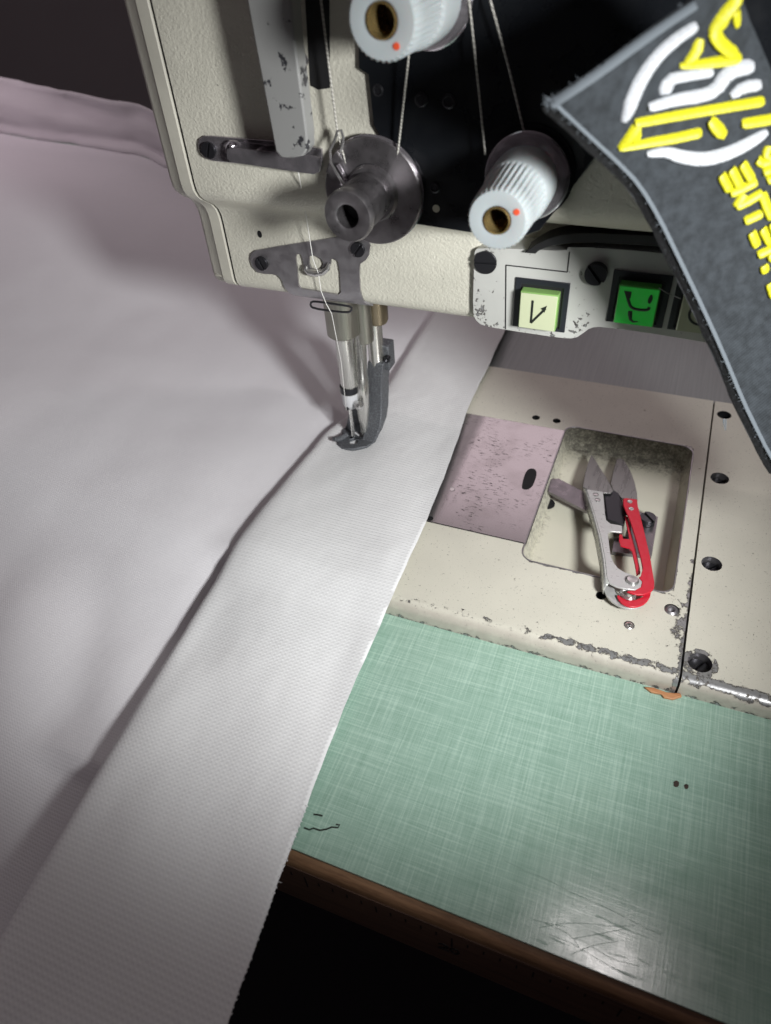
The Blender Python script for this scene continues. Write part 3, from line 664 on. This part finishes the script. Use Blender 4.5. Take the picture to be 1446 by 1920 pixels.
# foot: casting lofted from the bar clamp down to the sole
def fr(x0, x1, y0, y1, z): return [V(x0, y0, z), V(x1, y0, z), V(x1, y1, z), V(x0, y1, z)]
def fpix(u, v, y): return P(u, v, 'y', y)
mb = MB()
prof = [((690, 678), (733, 655)), ((689, 700), (731, 680)), ((689, 725), (724, 712)), ((690, 750), (722, 738)), ((690, 775), (722, 765)), ((688, 795), (717, 792)), ((682, 815), (712, 812)), ((676, 832), (700, 832))]
rings = []
for k, (a, b) in enumerate(prof):
    yf = interp([(0, 9.75), (3, 9.6), (5, 9.1), (7, 8.55)], k); q = fpix(*a, yf); yb_ = yf+1.15-.05*k
    q2 = fpix(*b, yb_); z = q.z
    w = interp([(0, .78), (2, .72), (4, .72), (6, .70), (7, .6)], k)
    rings.append(fr(q.x-.02, q.x+w, yf, yb_, z))
mb.loft(rings); foot = obj('presser_foot', mb, M_foot, mach, 30, bevel=.05)
mb = MB().box((P(712, 668, 'y', 10.3).x+.12, 10.5, 4.55), (.85, .75, 1.3)); obj('foot_clamp', mb, M_foot, foot, bevel=.06)
mb = MB().lathe([(.16, 0), (.16, .18), (.1, .2), (0, .12)], fpix(727, 671, 10.1), (.2, -1, 0), 18); obj('foot_screw', mb, M_screw, foot)
mb = MB()
sole = [(633, 833), (640, 839), (660, 843), (688, 838), (704, 827), (716, 803), (712, 793), (694, 800), (684, 815), (676, 821), (668, 815), (660, 806), (650, 800), (642, 806), (640, 818), (634, 826)]
slt = [(655, 826), (664, 822), (672, 827), (668, 833), (657, 833)]
tb = lambda L, z: [tuple(P(u, v, 'z', z)[:2]) for u, v in L]
mb.plate(tb(sole, .62), [tb(slt, .62)], lambda a, b: V(a, b, .66), lambda a, b: V(a, b, .44)); obj('foot_sole', mb, M_foot, foot, 30, bevel=.03)
mb = MB().tube([P(u, v, 'z', z) for u, v, z in [(650, 815, .75), (641, 821, .72), (632, 824, .75), (626, 823, .9)]], [.14, .15, .14, .10], 10); obj('foot_toe', mb, M_foot, foot)
mb = MB().loft([[P(u, v, 'y', 9.15)+V(0, dy, 0) for u, v in L for dy in (0,)] for L in ([(654, 760), (672, 760), (672, 758), (654, 758)], [(648, 800), (676, 802), (676, 800), (648, 798)], [(640, 822), (684, 826), (684, 824), (640, 820)])]); 
mb = MB().plate([(q.x, q.z) for q in (P(u, v, 'y', 9.3) for u, v in [(655, 772), (692, 740), (692, 815), (660, 826), (642, 815), (650, 795)])], [], lambda a, b: V(a, 9.3, b), lambda a, b: V(a, 9.55, b)); obj('foot_web', mb, M_foot, foot, 30, bevel=.04)

# ------------------------------------------------------------------ fabric
def zbase(y): return interp([(-40, -1.6), (-22, -.7), (-14, -.45), (-9.5, -.40), (-4, -.40), (-1.2, -.22), (.6, .22), (2, .30), (19, .32), (24, .2), (60, .2)], y)
Lpx = [(-330, 2300), (-80, 1900), (0, 1750), (110, 1560), (200, 1410), (300, 1240), (400, 1080), (500, 930), (570, 850), (608, 803), (640, 780), (668, 760), (716, 728), (728, 710), (780, 627), (800, 596)]
Rpx = [(300, 2300), (430, 1920), (480, 1780), (545, 1600), (600, 1450), (665, 1275), (720, 1160), (760, 1070), (800, 980), (850, 850), (880, 760), (915, 690), (945, 625), (975, 560)]
def onto(px, dz):
    out = []
    for u, v in px:
        z = 0.3
        for _ in range(12): q = P(u, v, 'z', z); z = .5*z+.5*(zbase(q.y)+dz)
        out.append((q.y, q.x))
    return sorted(out)
TL, TR = onto(Lpx, .35), onto(Rpx, .1)
def smtab(tab, y, w=1.0): return sum(interp(tab, y+d*w*(.35 if y > 7.5 else 2.2)) for d in (-1, -.5, 0, .5, 1))/5
foot_c = V(-16.4, 8.9, 0)
def band_z(s, y, w):
    d = s*w                                                   # cm from the fold
    hp_ = .36+.08*sm(6, -2, y)+.22*sm(-5, -11, y); puff = hp_*(1-(1-min(1, d/.55))**2)**.5 if d < .55 else hp_
    z = zbase(y)+puff*(1-.55*sm(1.0, w, d))
    z += .06*math.sin(y*.55+d*.9)*sm(0, 1, d)*sm(w, w-1, d)
    z += .10*math.exp(-((d-1.3)/1.0)**2)*math.sin(y*.8+1)*sm(3, -3, y)
    z += .028*mnoise.noise((d*.7, y*.55, 3.1))+.012*mnoise.noise((d*1.9, y*1.3, 8.0))
    dx = (d-2.0); dy = (y-8.7); z -= .18*math.exp(-(dx*dx+dy*dy*.8)/1.6)
    return z
ys = [-30+i*.25 for i in range(281)]; ss = [0, .004, .012, .025, .045, .07, .10]+[.13+.87*i/40 for i in range(41)]
pts = []; uvs = []; 
for y in ys:
    xl, xr = smtab(TL, y), smtab(TR, y)+.010*math.sin(y*1.9)+.006*math.sin(y*4.3+1); w = xr-xl
    row = []; ur = []
    for s in ss:
        row.append(V(xl+w*s, y, band_z(s, y, w))); ur.append((s*6.8, y))
    pts.append([V(xl+.03, y, zbase(y)-.1), V(xl-.0, y, zbase(y)+.02)]+row+[V(xr+.002, y, band_z(1, y, w)-.012), V(xr-.06, y, band_z(1, y, w)-.04)])
    uvs.append([(-.1, y), (-.05, y)]+ur+[(6.85, y), (6.9, y)])
band = obj('fabric_band', MB().grid(pts, uvs), M_band, None, 80); tag(band, 'wide folded white band of coarse woven fabric passing under the presser foot', 'fabric')
mb = MB()
for i in range(80):
    y = -22+i*.17+random.uniform(-.03, .03)
    xr = smtab(TR, y)+.010*math.sin(y*1.9)+.006*math.sin(y*4.3+1); q = V(xr-.03, y, band_z(1, y, xr-smtab(TL, y))-.004)
    ln = random.uniform(.04, .085) if random.random() < .97 else random.uniform(.12, .22)
    mb.tube([q, q+V(ln*.6, random.uniform(-.02, .02), .004), q+V(ln, random.uniform(-.05, .05), random.uniform(-.02, .02))], [.03, .022, .010] if ln < .1 else [.010, .008, .005], 5)
obj('frayed_edge', mb, M_band, band, 60)
def sheet_z(x, y):
    xl = smtab(TL, y); d = xl-x                                # cm left of the fold
    z = zbase(y)-.05
    z += .55*sm(.1, 5, d)+1.1*sm(4, 16, d)*sm(-12, 6, y)+.35*math.sin(d*.16+y*.12)*sm(5, 14, d)
    z += .35*math.exp(-((d-7-(y+4)*.25)/1.6)**2)*sm(-1, -6, y)*sm(-18, -8, y)
    z += -.30*math.exp(-((d-4.2-(y+4)*.35)/1.1)**2)*sm(0, -6, y)
    z += 2.0*sm(12, 34, y)*sm(2, 20, d)+2.6*sm(9, 26, d)*sm(-14, 10, y)
    z += .30*math.sin(y*.28+d*.05)*sm(8, 18, d)
    z += .16*mnoise.noise((x*.16, y*.13, 1.7))+.05*mnoise.noise((x*.5, y*.42, 5.0))+.02*mnoise.noise((x*1.3, y*1.0, 9.0))
    z -= 2.2*sm(-6, -18, y)
    z -= .25*math.exp(-(d/.7)**2)+.10*math.exp(-(d/2.6)**2)*sm(8, -4, y)
    return max(z, interp([(-10.2, -9), (-9.9, TZ+.08), (-.4, TZ+.08), (.3, .12), (18, .12), (19, TZ+.1)], y))
# the far border of the sheet follows the ridge seen in the photograph
RG = sorted((q.x, q.y) for q in [P(-400, 130, 'z', 6.9), P(-150, 185, 'z', 6.9), P(0, 225, 'z', 6.8), P(150, 268, 'z', 6.6), P(305, 303, 'z', 6.3), P(420, 330, 'z', 6.0), P(560, 360, 'z', 5.4)])
xs_ = [-130+i*1.5 for i in range(60)]; xs_ = [x for x in xs_ if x < -42]+[-42+i*.5 for i in range(53)]
pts = []; uvs = []
NYS = 150
for j in range(NYS+1):
    row = []; ur = []
    for x in xs_:
        y1 = interp(RG, x); y1 = min(y1, 46); y = -30+(y1+30)*j/NYS
        row.append(V(x, y, sheet_z(x, y))); ur.append((x, y))
    pts.append(row); uvs.append(ur)
sheet = obj('fabric_sheet', MB().grid(pts, uvs), M_sheet, None, 80); tag(sheet, 'large fine white fabric sheet spread left of the needle with a raised hem behind', 'fabric')
# raised hem standing along the far border
last = pts[-1]; hp = []; hu = []
for k in range(13):
    t = k/12; row = []
    for i, q in enumerate(last):
        rise = interp([(-66, 4.5), (-43, 3.1)], q.x)*t; row.append(q+V(-.6*t, .5*mnoise.noise((q.x*.15, t*2.2, 2.0))+.22*mnoise.noise((q.x*.5, t*5, 4.0))+1.2*t+.5*math.sin(t*pi)*math.sin(q.x*.12)+.25*math.sin(t*9), rise-.25*math.sin(t*pi)))
    hp.append(row); hu.append([(q.x, t*7) for q in last])
obj('raised_hem', MB().grid(hp, hu), M_hem, sheet, 80, solid=.12)

# ------------------------------------------------------------------ threads
def strand(pts, r, mat, label):
    m_ = MB().tube(pts, r, 8); return tag(obj('sewing_thread', m_, mat, None, 60), label, 'thread', None)
strand([P(545, 262, 'y', YU-.5), P(560, 325, 'y', YU-.3), P(575, 410, 'y', 6.1), P(587, 487, 'y', YP-.16), P(597, 512, 'y', YP-.2), P(602, 545, 'y', YP-.16), P(612, 570, 'y', YP-.1), P(622, 588, 'y', YP+.05), P(640, 680, 'y', 7.9), V(NX-.08, NY-.44, 2.5), V(NX-.05, NY-.2, 2.3), V(NX-.05, NY-.2, .75)], .016, M_thread, 'thin white thread dropping from the chrome guide bar to the needle')
strand([P(598, -60, 'y', 4.9), P(602, 0, 'y', 4.9), P(617, 125, 'y', 4.9), P(632, 240, 'y', 4.9), P(641, 280, 'y', 4.95), P(650, 310, 'y', 5.0)], .034, M_cord, 'twisted grey thread in front of the black lever slot leading to the wire check spring')
strand([P(770, 60, 'y', 4.7), P(766, 110, 'y', 4.75), P(756, 200, 'y', 4.85), P(745, 296, 'y', 5.02)], .034, M_cord, 'twisted grey thread from the upper white knob down to the dark steel disc')
strand([P(872, -60, 'y', 4.8), P(883, 30, 'y', 4.8), P(899, 180, 'y', 4.75), P(910, 290, 'y', 4.68)], .03, M_cord, 'twisted grey thread meeting the left side of the lower white knob')
strand([P(905, -60, 'y', 4.9), P(922, 10, 'y', 4.9), P(955, 130, 'y', 4.95), P(984, 252, 'y', 5.0)], .03, M_cord, 'grey thread slanting down to the top of the lower white knob, rightmost strand')
strand([P(1236, 540, 'y', YC-.42), P(1250, 549, 'y', YC-.2), P(1262, 554, 'y', YC-.15), P(1276, 560, 'y', YC-.3)], .014, M_lint, 'loose wisp of grey lint bridging the two right buttons')

# ------------------------------------------------------------------ thread snips
sn_a, sn_b = V(-2.2, 3.0, .42), V(-4.4, 11.8, -.62)
sdir = (sn_b-sn_a).normalized(); sx = V(1, 0, 0); sn = sx.cross(sdir).normalized()
if sn.z < 0: sn = -sn
def sp(zx, zy, h=0.0):
    u, v = 960+zx*.24896, 820+zy*.24896
    return PP(u, v, sn_a+sn*h, sn)
snips = tag(empty('thread_snips', (-3, 5, 0)), 'open thread snips with one silver and one red handle lying across the bobbin pocket', 'thread snips')
def sprism(loop, h0, h1, sm_=0):
    L = smooth_poly(loop, sm_) if sm_ else loop
    return MB().plate(L, [], lambda a, b: sp(a, b, h1), lambda a, b: sp(a, b, h1)-sn*(h1-h0))
silver = sprism([(560, 392), (600, 395), (687, 410), (694, 480), (700, 560), (712, 625), (740, 648), (820, 662), (832, 668), (832, 712), (815, 714), (745, 706), (724, 722), (728, 760), (735, 820), (745, 890), (765, 940), (800, 985), (850, 1015), (905, 1035), (955, 1055), (980, 1085), (972, 1122), (930, 1146), (860, 1142), (790, 1125), (735, 1098), (715, 1050), (702, 920), (668, 740), (620, 570), (588, 470)], .20, .28)
sh = obj('silver_handle', silver, M_silver, snips, 30, bevel=.02)
mb = MB(); Ls = [(560, 392), (588, 470), (620, 570), (668, 740), (702, 920), (715, 1050), (735, 1098)]; Lo = [(541, 384), (570, 480), (596, 575), (640, 740), (676, 930), (690, 1070), (700, 1140)]
mb.grid([[sp(a, b, .275), sp((a+c)/2, (b+d)/2, .22), sp(c, d, .10), sp(c, d, .10)-sn*.28] for (a, b), (c, d) in zip(Ls, Lo)])
obj('silver_side', mb, M_silverside, snips, 60, solid=.05)
low = sprism([(688, 1075), (690, 1140), (715, 1200), (770, 1250), (840, 1282), (910, 1292), (980, 1275), (990, 1255), (930, 1240), (860, 1230), (800, 1180), (760, 1120), (720, 1090)], -.16, -.08, 1)
obj('silver_lower_plate', low, M_silver, snips, 30, bevel=.02)
for zx, zy in ((632, 433), (646, 474)):
    mb = MB().lathe([(.13, 0), (.12, .03), (.05, .05), (0, .05)], sp(zx, zy, .28), sn, 18); obj('rivet', mb, M_steel, snips)
red = sprism([(836, 462), (860, 456), (943, 466), (950, 520), (966, 580), (1000, 720), (1040, 890), (1072, 1080), (1072, 1130), (1050, 1160), (1000, 1182), (930, 1182), (865, 1160), (930, 1145), (972, 1122), (980, 1085), (955, 1055), (972, 1040), (985, 990), (975, 930), (940, 790), (895, 640), (860, 560), (838, 510)], .10, .19)
rh_ = obj('red_handle', red, M_redh, snips, 30, bevel=.025)
inner = sprism([(850, 585), (875, 600), (900, 720), (935, 850), (965, 985), (968, 1020), (940, 1038), (928, 960), (905, 860), (880, 832), (820, 815), (806, 780), (808, 728), (832, 730), (838, 762), (885, 765)], -.10, -.02)
obj('red_inner_side', inner, M_redh, snips, 30, bevel=.02)
lowr = sprism([(786, 1190), (806, 1186), (840, 1215), (900, 1228), (960, 1215), (1000, 1185), (1046, 1150), (1046, 1185), (1025, 1230), (985, 1262), (930, 1278), (870, 1272), (815, 1240)], -.04, .04, 1)
obj('red_lower_plate', lowr, M_redh, snips, 30, bevel=.025)
for zx, zy in ((888, 486), (898, 540)):
    mb = MB().lathe([(.12, 0), (.11, .03), (.06, .03), (.05, .01), (0, .01)], sp(zx, zy, .19), sn, 18); obj('rivet', mb, M_steel, snips)
mb = MB().lathe([(.26, 0), (.26, .04), (.2, .09), (0, .11)], sp(905, 1080, .285), sn, 28); obj('pivot_rivet', mb, M_steel, snips)
mb = MB(); c_ = sp(868, 1188, .02); q = []
for i in range(90):
    t = i/90*2*pi*4; q.append(c_+sx*math.cos(t)*.28+sdir*math.sin(t)*.26+sn*(-.08+.22*i/90))
mb.tube(q, .035, 7); obj('coil_spring', mb, M_steel, snips, 60)
def blade(loop, h):
    return obj('blade', sprism(loop, h, h+.05), M_blade, snips, 30, bevel=.012)
blade([(600, 128), (625, 165), (655, 215), (700, 285), (735, 345), (762, 402), (745, 420), (690, 418), (600, 405), (535, 372), (548, 290), (565, 215)], .06)
blade([(790, 162), (815, 158), (845, 172), (870, 210), (900, 270), (925, 340), (943, 420), (945, 480), (850, 490), (800, 420), (762, 395), (745, 350), (765, 250)], -.02)

# ------------------------------------------------------------------ shim under the bed edge
mb = MB().plate([tuple(P(u, v, 'z', TZ+.1)[:2]) for u, v in [(1208, 1288), (1225, 1289), (1250, 1298), (1276, 1300), (1279, 1306), (1262, 1311), (1245, 1308), (1240, 1301), (1222, 1298)]], [], lambda a, b: V(a, b, TZ+.12), lambda a, b: V(a, b, TZ+.01))
tag(obj('wood_shim', mb, M_shim, None, 30, bevel=.03), 'splintered orange wooden shim poking out below the bed seam on the green table', 'shim')

# ------------------------------------------------------------------ embroidered patch
def pdep(u, v):
    d = 18.75+.05*(u-1285)/100+.82*(v-560)/100-.7*sm(1330, 1030, u)*sm(420, 150, v)
    d += .55*math.exp(-((u-1500)/160)**2)*sm(500, 0, v)         # right part curls back
    d -= .006*max(0, u-1446)
    return d
def pt(u, v, lift=0.0): q = ray(u, v); return CAM+q*(pdep(u, v)-lift)
patch = tag(empty('embroidered_patch', pt(1380, 450)), 'frayed black fabric patch with yellow and white embroidered emblem and yellow lettering', 'patch')
edgeL = [(1036, 192), (1070, 224), (1110, 262), (1158, 306), (1196, 346), (1232, 406), (1266, 476), (1298, 542), (1326, 602), (1358, 674), (1390, 752), (1424, 822), (1456, 880)]
outl = smooth_poly([(u, v) for u, v in edgeL], 1, False)+[(1560, 920), (1700, 960), (1850, 880), (1890, 600), (1740, 330), (1600, 230), (1468, 180), (1446, 130), (1408, 40), (1396, 10), (1388, -20), (1370, -60), (1330, -50), (1300, 2), (1240, 42), (1190, 78), (1120, 130), (1075, 160)]  # unseen right and lower part drawn out wide to shade the bed
# interior points make the cloth bend: rows of the outline filled by a grid clipped to it
def inside(u, v):
    c = False; j = len(outl)-1
    for i in range(len(outl)):
        (a, b), (e, f_) = outl[i], outl[j]
        if (b > v) != (f_ > v) and u < (e-a)*(v-b)/(f_-b)+a: c = not c
        j = i
    return c
from mathutils.geometry import delaunay_2d_cdt
inner_pts = [(u+random.uniform(-3, 3), v+random.uniform(-3, 3)) for u in range(1035, 1890, 18) for v in range(-60, 960, 18) if inside(u, v)]
allp = [Vector(q) for q in outl]+[Vector(q) for q in inner_pts]; no = len(outl)
rv, _, rf, *_ = delaunay_2d_cdt(allp, [(i, (i+1) % no) for i in range(no)], [list(range(no))], 1, 1e-5)
mb = MB(); PXC = 17.5/F
mb.add([pt(q.x, q.y)+V(0, 0, .012*math.sin(q.x*.05)*math.cos(q.y*.06)) for q in rv], [tuple(f_) for f_ in rf]); mb.uvs = [(q.x*PXC, q.y*PXC) for q in rv]
obj('cloth_face', mb, M_twill, patch, 80)
# hook backing: slab behind the cloth, a little larger at the lower left
cx, cy = 1400, 420
def bk(u, v, d): return CAM+ray(u, v)*(pdep(u, v)+d)
sh_ = ROT @ V(-.23, -.12, 0)
jag = [random.uniform(-.05, .05) for _ in outl]
mb = MB(); ring0 = [pt(u, v, -.02) for u, v in outl]; ring1 = [bk(u, v, .16)+sh_*.5 for u, v in outl]; ring2 = [bk(u, v, .34)+sh_*(1+j*3) for (u, v), j in zip(outl, jag)]
mb.loft([ring0, ring1, ring2], False); mb.add([bk(q.x, q.y, .34)+sh_ for q in rv], [tuple(f_) for f_ in rf])
obj('hook_backing', mb, M_velcro, patch, 60)
# frayed border: worn pale line and loose fibres
pn = (ROT @ V(0, 0, 1))
border = smooth_poly(edgeL, 1, False)
top = [(1030, 190), (1075, 160), (1120, 130), (1190, 78), (1240, 42), (1300, 2)]
mb = MB(); mb.tube([pt(u+4, v, .01) for u, v in border], .06, 6, flat=(pn, .3)); mb.tube([pt(u+3, v+6, .02) for u, v in smooth_poly(top, 1, False)], .11, 8, flat=(pn, .4))
for L, k in ((border, 9), (smooth_poly(top, 2, False), 5)):
    for (a, b), (c, d) in zip(L, L[1:]):
        for _ in range(k):
            t = random.random(); u, v = a+(c-a)*t, b+(d-b)*t
            q = pt(u, v, random.uniform(-.2, .02)); ln = random.uniform(.05, .15)
            dr = ROT @ V(random.uniform(-1, .1), random.uniform(-.9, .3), random.uniform(-.5, .3)).normalized()
            e = ROT @ V(random.uniform(-1, 1), random.uniform(-1, 1), 0)*.04
            mb.tube([q, q+dr*ln*.5+e, q+dr*ln], [.009, .008, .004], 4)
for _ in range(90):
    u, v = 1032+random.uniform(-4, 10), 190+random.uniform(-5, 8); q = pt(u, v); dr = ROT @ V(random.uniform(-1, .1), random.uniform(-.5, .4), random.uniform(-.4, .4)).normalized()
    mb.tube([q, q+dr*random.uniform(.05, .16)], [.009, .005], 4)
q = bk(1372, 778, .3)+sh_; mb.tube([q, q+ROT @ V(.0, -.12, 0), q+ROT @ V(.03, -.32, .02)], [.03, .02, .008], 5); mb.tube([q+V(.06, 0, 0), q+ROT @ V(.06, -.2, 0), q+ROT @ V(.05, -.34, .02)], [.02, .014, .006], 5)
obj('frayed_border', mb, M_fray, patch, 60)
pn = (ROT @ V(0, 0, 1))
def emb(pts, w, m_, sc=1.0, taper=False, it=1):
    L = smooth_poly(pts, it, False) if it and len(pts) > 2 else pts
    dens = []
    for (a, b), (c, d) in zip(L, L[1:]):
        n = max(1, int(math.hypot(c-a, d-b)/2.4)); dens += [(a+(c-a)*i/n, b+(d-b)*i/n) for i in range(n)]
    dens.append(L[-1]); r = w*.5*17/F; k = len(dens)
    # round satin-stitch ends
    rs = [r*min(1, .80+.10*min(i, k-1-i))*(1+(.055 if i % 2 else -.055)+random.uniform(-.02, .02)) for i in range(k)]
    if taper: rs = [q*(.45+.55*min(1, 3*min(i, k-1-i)/k)) for i, q in enumerate(rs)]
    m_.tube([pt(u, v, .02) for u, v in dens], rs, 12, flat=(pn, .5))
def emw(pts, ws, m_, it=2):
    """embroidered stroke of changing width, read off the emblem close-up"""
    L = [(1000+x*.3084, y*.3084, w_*.3084) for (x, y), w_ in zip(pts, ws)]
    for _ in range(it):
        L = [L[0]]+[tuple(a*k+b*(1-k) for a, b in zip(p_, q_)) for p_, q_ in zip(L, L[1:]) for k in (.75, .25)]+[L[-1]]
    dens = []
    for a, b in zip(L, L[1:]):
        n = max(1, int(math.hypot(b[0]-a[0], b[1]-a[1])/2.4)); dens += [tuple(x+(y-x)*t/n for x, y in zip(a, b)) for t in range(n)]
    dens.append(L[-1]); k = len(dens)
    m_.tube([pt(u, v, .02) for u, v, _ in dens], [w_*.5*pdep(u, v)/F*min(1, .72+.1*min(t, k-1-t))*(1+(.045 if t % 2 else -.045)+random.uniform(-.02, .02)) for t, (u, v, w_) in enumerate(dens)], 12, flat=(pn, .42))
mb = MB()
emw([(990, 150), (860, 230), (740, 340), (650, 470), (600, 590), (585, 650), (550, 740)], [80, 95, 100, 105, 100, 95, 50], mb)
emw([(690, 935), (800, 915), (900, 950), (1050, 965), (1200, 920), (1320, 860), (1420, 800)], [50, 75, 95, 100, 95, 85, 55], mb)
emw([(1090, 435), (900, 460), (815, 480), (800, 570)], [70, 78, 88, 100], mb, 1)
emw([(700, 650), (860, 600), (1000, 580), (1100, 550), (1180, 430), (1280, 400), (1335, 400)], [70, 92, 100, 95, 112, 112, 100], mb, 1)
emw([(1200, 585), (1270, 525), (1380, 510)], [60, 88, 82], mb, 1)
obj('white_emblem_stitching', mb, M_white, patch, 60)
mb = MB()
emw([(1240, -60), (1230, 0), (1170, 60), (1120, 150), (1110, 220), (1160, 280), (1235, 330)], [90, 95, 108, 112, 102, 104, 92], mb)
emw([(1235, 70), (1245, 165)], [70, 45], mb, 0)
emw([(890, 400), (1050, 380), (1200, 358), (1260, 340)], [45, 74, 88, 76], mb, 1); emw([(1015, 235), (985, 315), (925, 385)], [62, 88, 60], mb, 1)
emw([(615, 745), (850, 702), (1100, 660), (1400, 610)], [72, 74, 74, 74], mb, 0)
emw([(640, 742), (590, 820), (520, 900)], [74, 92, 46], mb, 1); emw([(625, 780), (630, 860)], [66, 66], mb, 0)
emw([(520, 903), (700, 862), (860, 835), (1020, 800)], [44, 72, 76, 76], mb, 0)
emw([(1075, 725), (1125, 785), (1165, 820)], [82, 96, 84], mb, 1); emw([(1265, 750), (1360, 735), (1480, 715)], [76, 76, 76], mb, 0)
obj('yellow_emblem_stitching', mb, M_yellow, patch, 60)
def L3(pts): return [(1296+x*.17709, 240+y*.17709) for x, y in pts]
letters = [
 [[(320, 490), (410, 660)], [(425, 430), (520, 620)], [(540, 370), (650, 560)], [(410, 690), (540, 640), (690, 560)]],
 [[(475, 840), (560, 700)], [(470, 830), (600, 770), (750, 680)], [(750, 690), (800, 830), (860, 960)]],
 [[(560, 985), (745, 900)]],
 [[(640, 1100), (700, 1250)], [(755, 1060), (840, 1220)], [(700, 1345), (800, 1300), (900, 1250)], [(860, 1000), (930, 1180)]],
 [[(770, 1450), (790, 1530)], [(840, 1330), (880, 1400)]],
 [[(830, 1640), (880, 1790)], [(930, 1580), (990, 1740)], [(900, 1830), (1040, 1760)]],
 [[(700, 330), (760, 370), (850, 340)], [(830, 190), (800, 280), (880, 330)], [(760, 470), (850, 430)], [(800, 560), (900, 500)], [(870, 200), (960, 380)]],
 [[(870, 700), (960, 660)], [(900, 800), (960, 760)]]]
for Lt in letters:
    mb = MB()
    for st in Lt: emb(L3(st), 19.5*pdep(1400, 450)/17, mb, it=0)
    obj('embroidered_letter', mb, M_yellow, patch, 60)

# ------------------------------------------------------------------ light
w = bpy.data.worlds.new('World'); scene.world = w; w.use_nodes = True
nt = w.node_tree; bg = nt.nodes['Background']
tc = nt.nodes.new('ShaderNodeTexCoord'); dp = nt.nodes.new('ShaderNodeVectorMath'); dp.operation = 'DOT_PRODUCT'
dp.inputs[1].default_value = Vector((-.45, .50, .74)).normalized(); nt.links.new(tc.outputs['Generated'], dp.inputs[0])
mr = nt.nodes.new('ShaderNodeMapRange'); mr.interpolation_type = 'SMOOTHSTEP'; nt.links.new(dp.outputs['Value'], mr.inputs['Value'])
for k, q in (('From Min', -.35), ('From Max', .95), ('To Min', AMB_LO), ('To Max', AMB_HI)): mr.inputs[k].default_value = q
nt.links.new(mr.outputs['Result'], bg.inputs[1]); bg.inputs[0].default_value = (1, .83, .90, 1)
def aim(o, tgt): o.rotation_euler = (Vector(tgt)*S-o.location).to_track_quat('-Z', 'Y').to_euler()
ld = bpy.data.lights.new('work_lamp', 'SPOT'); lo = bpy.data.objects.new('work_lamp', ld); col.objects.link(lo)
lo.location = V(11.5, -13, 21.2)*S; ld.energy = KEY; ld.spot_size = math.radians(KSIZE); ld.spot_blend = .85; ld.shadow_soft_size = .026; ld.color = (.98, .992, .985)
aim(lo, KAIM)
lr = bpy.data.lights.new('rear_fill', 'SPOT'); ro = bpy.data.objects.new('rear_fill', lr); col.objects.link(ro)  # unseen pink fill spot, added to brighten the far sheet and hem
ro.location = V(-95, 5, 75)*S; lr.energy = REAR; lr.shadow_soft_size = .12; lr.color = (1.0, .82, .90); lr.spot_size = math.radians(54); lr.spot_blend = 1.0
aim(ro, (-62, 42, 5))
lk = bpy.data.lights.new('back_lamp', 'AREA'); ko = bpy.data.objects.new('back_lamp', lk); col.objects.link(ko)
lk.shape = 'RECTANGLE'; lk.size = .6; lk.size_y = .3; lk.energy = BACK; lk.color = (1.0, .82, .88); ko.location = V(-12, 85, 60)*S; aim(ko, (-8, 10, 0))
la = bpy.data.lights.new('ceiling_lamp', 'AREA'); ao = bpy.data.objects.new('ceiling_lamp', la); col.objects.link(ao)
la.shape = 'RECTANGLE'; la.size = .09; la.size_y = .05; la.energy = CEIL; la.color = (1.0, .93, .92); ao.location = V(9.6, 30.7, 126.8)*S; aim(ao, (-10, 0, 0))

# ------------------------------------------------------------------ render settings
scene.view_settings.view_transform = 'Standard'; scene.view_settings.look = 'None'; scene.view_settings.exposure = 0; scene.view_settings.gamma = 1
scene.render.engine = 'CYCLES'
scene.cycles.use_denoising = True; scene.cycles.max_bounces = 6; scene.cycles.caustics_reflective = False; scene.cycles.caustics_refractive = False
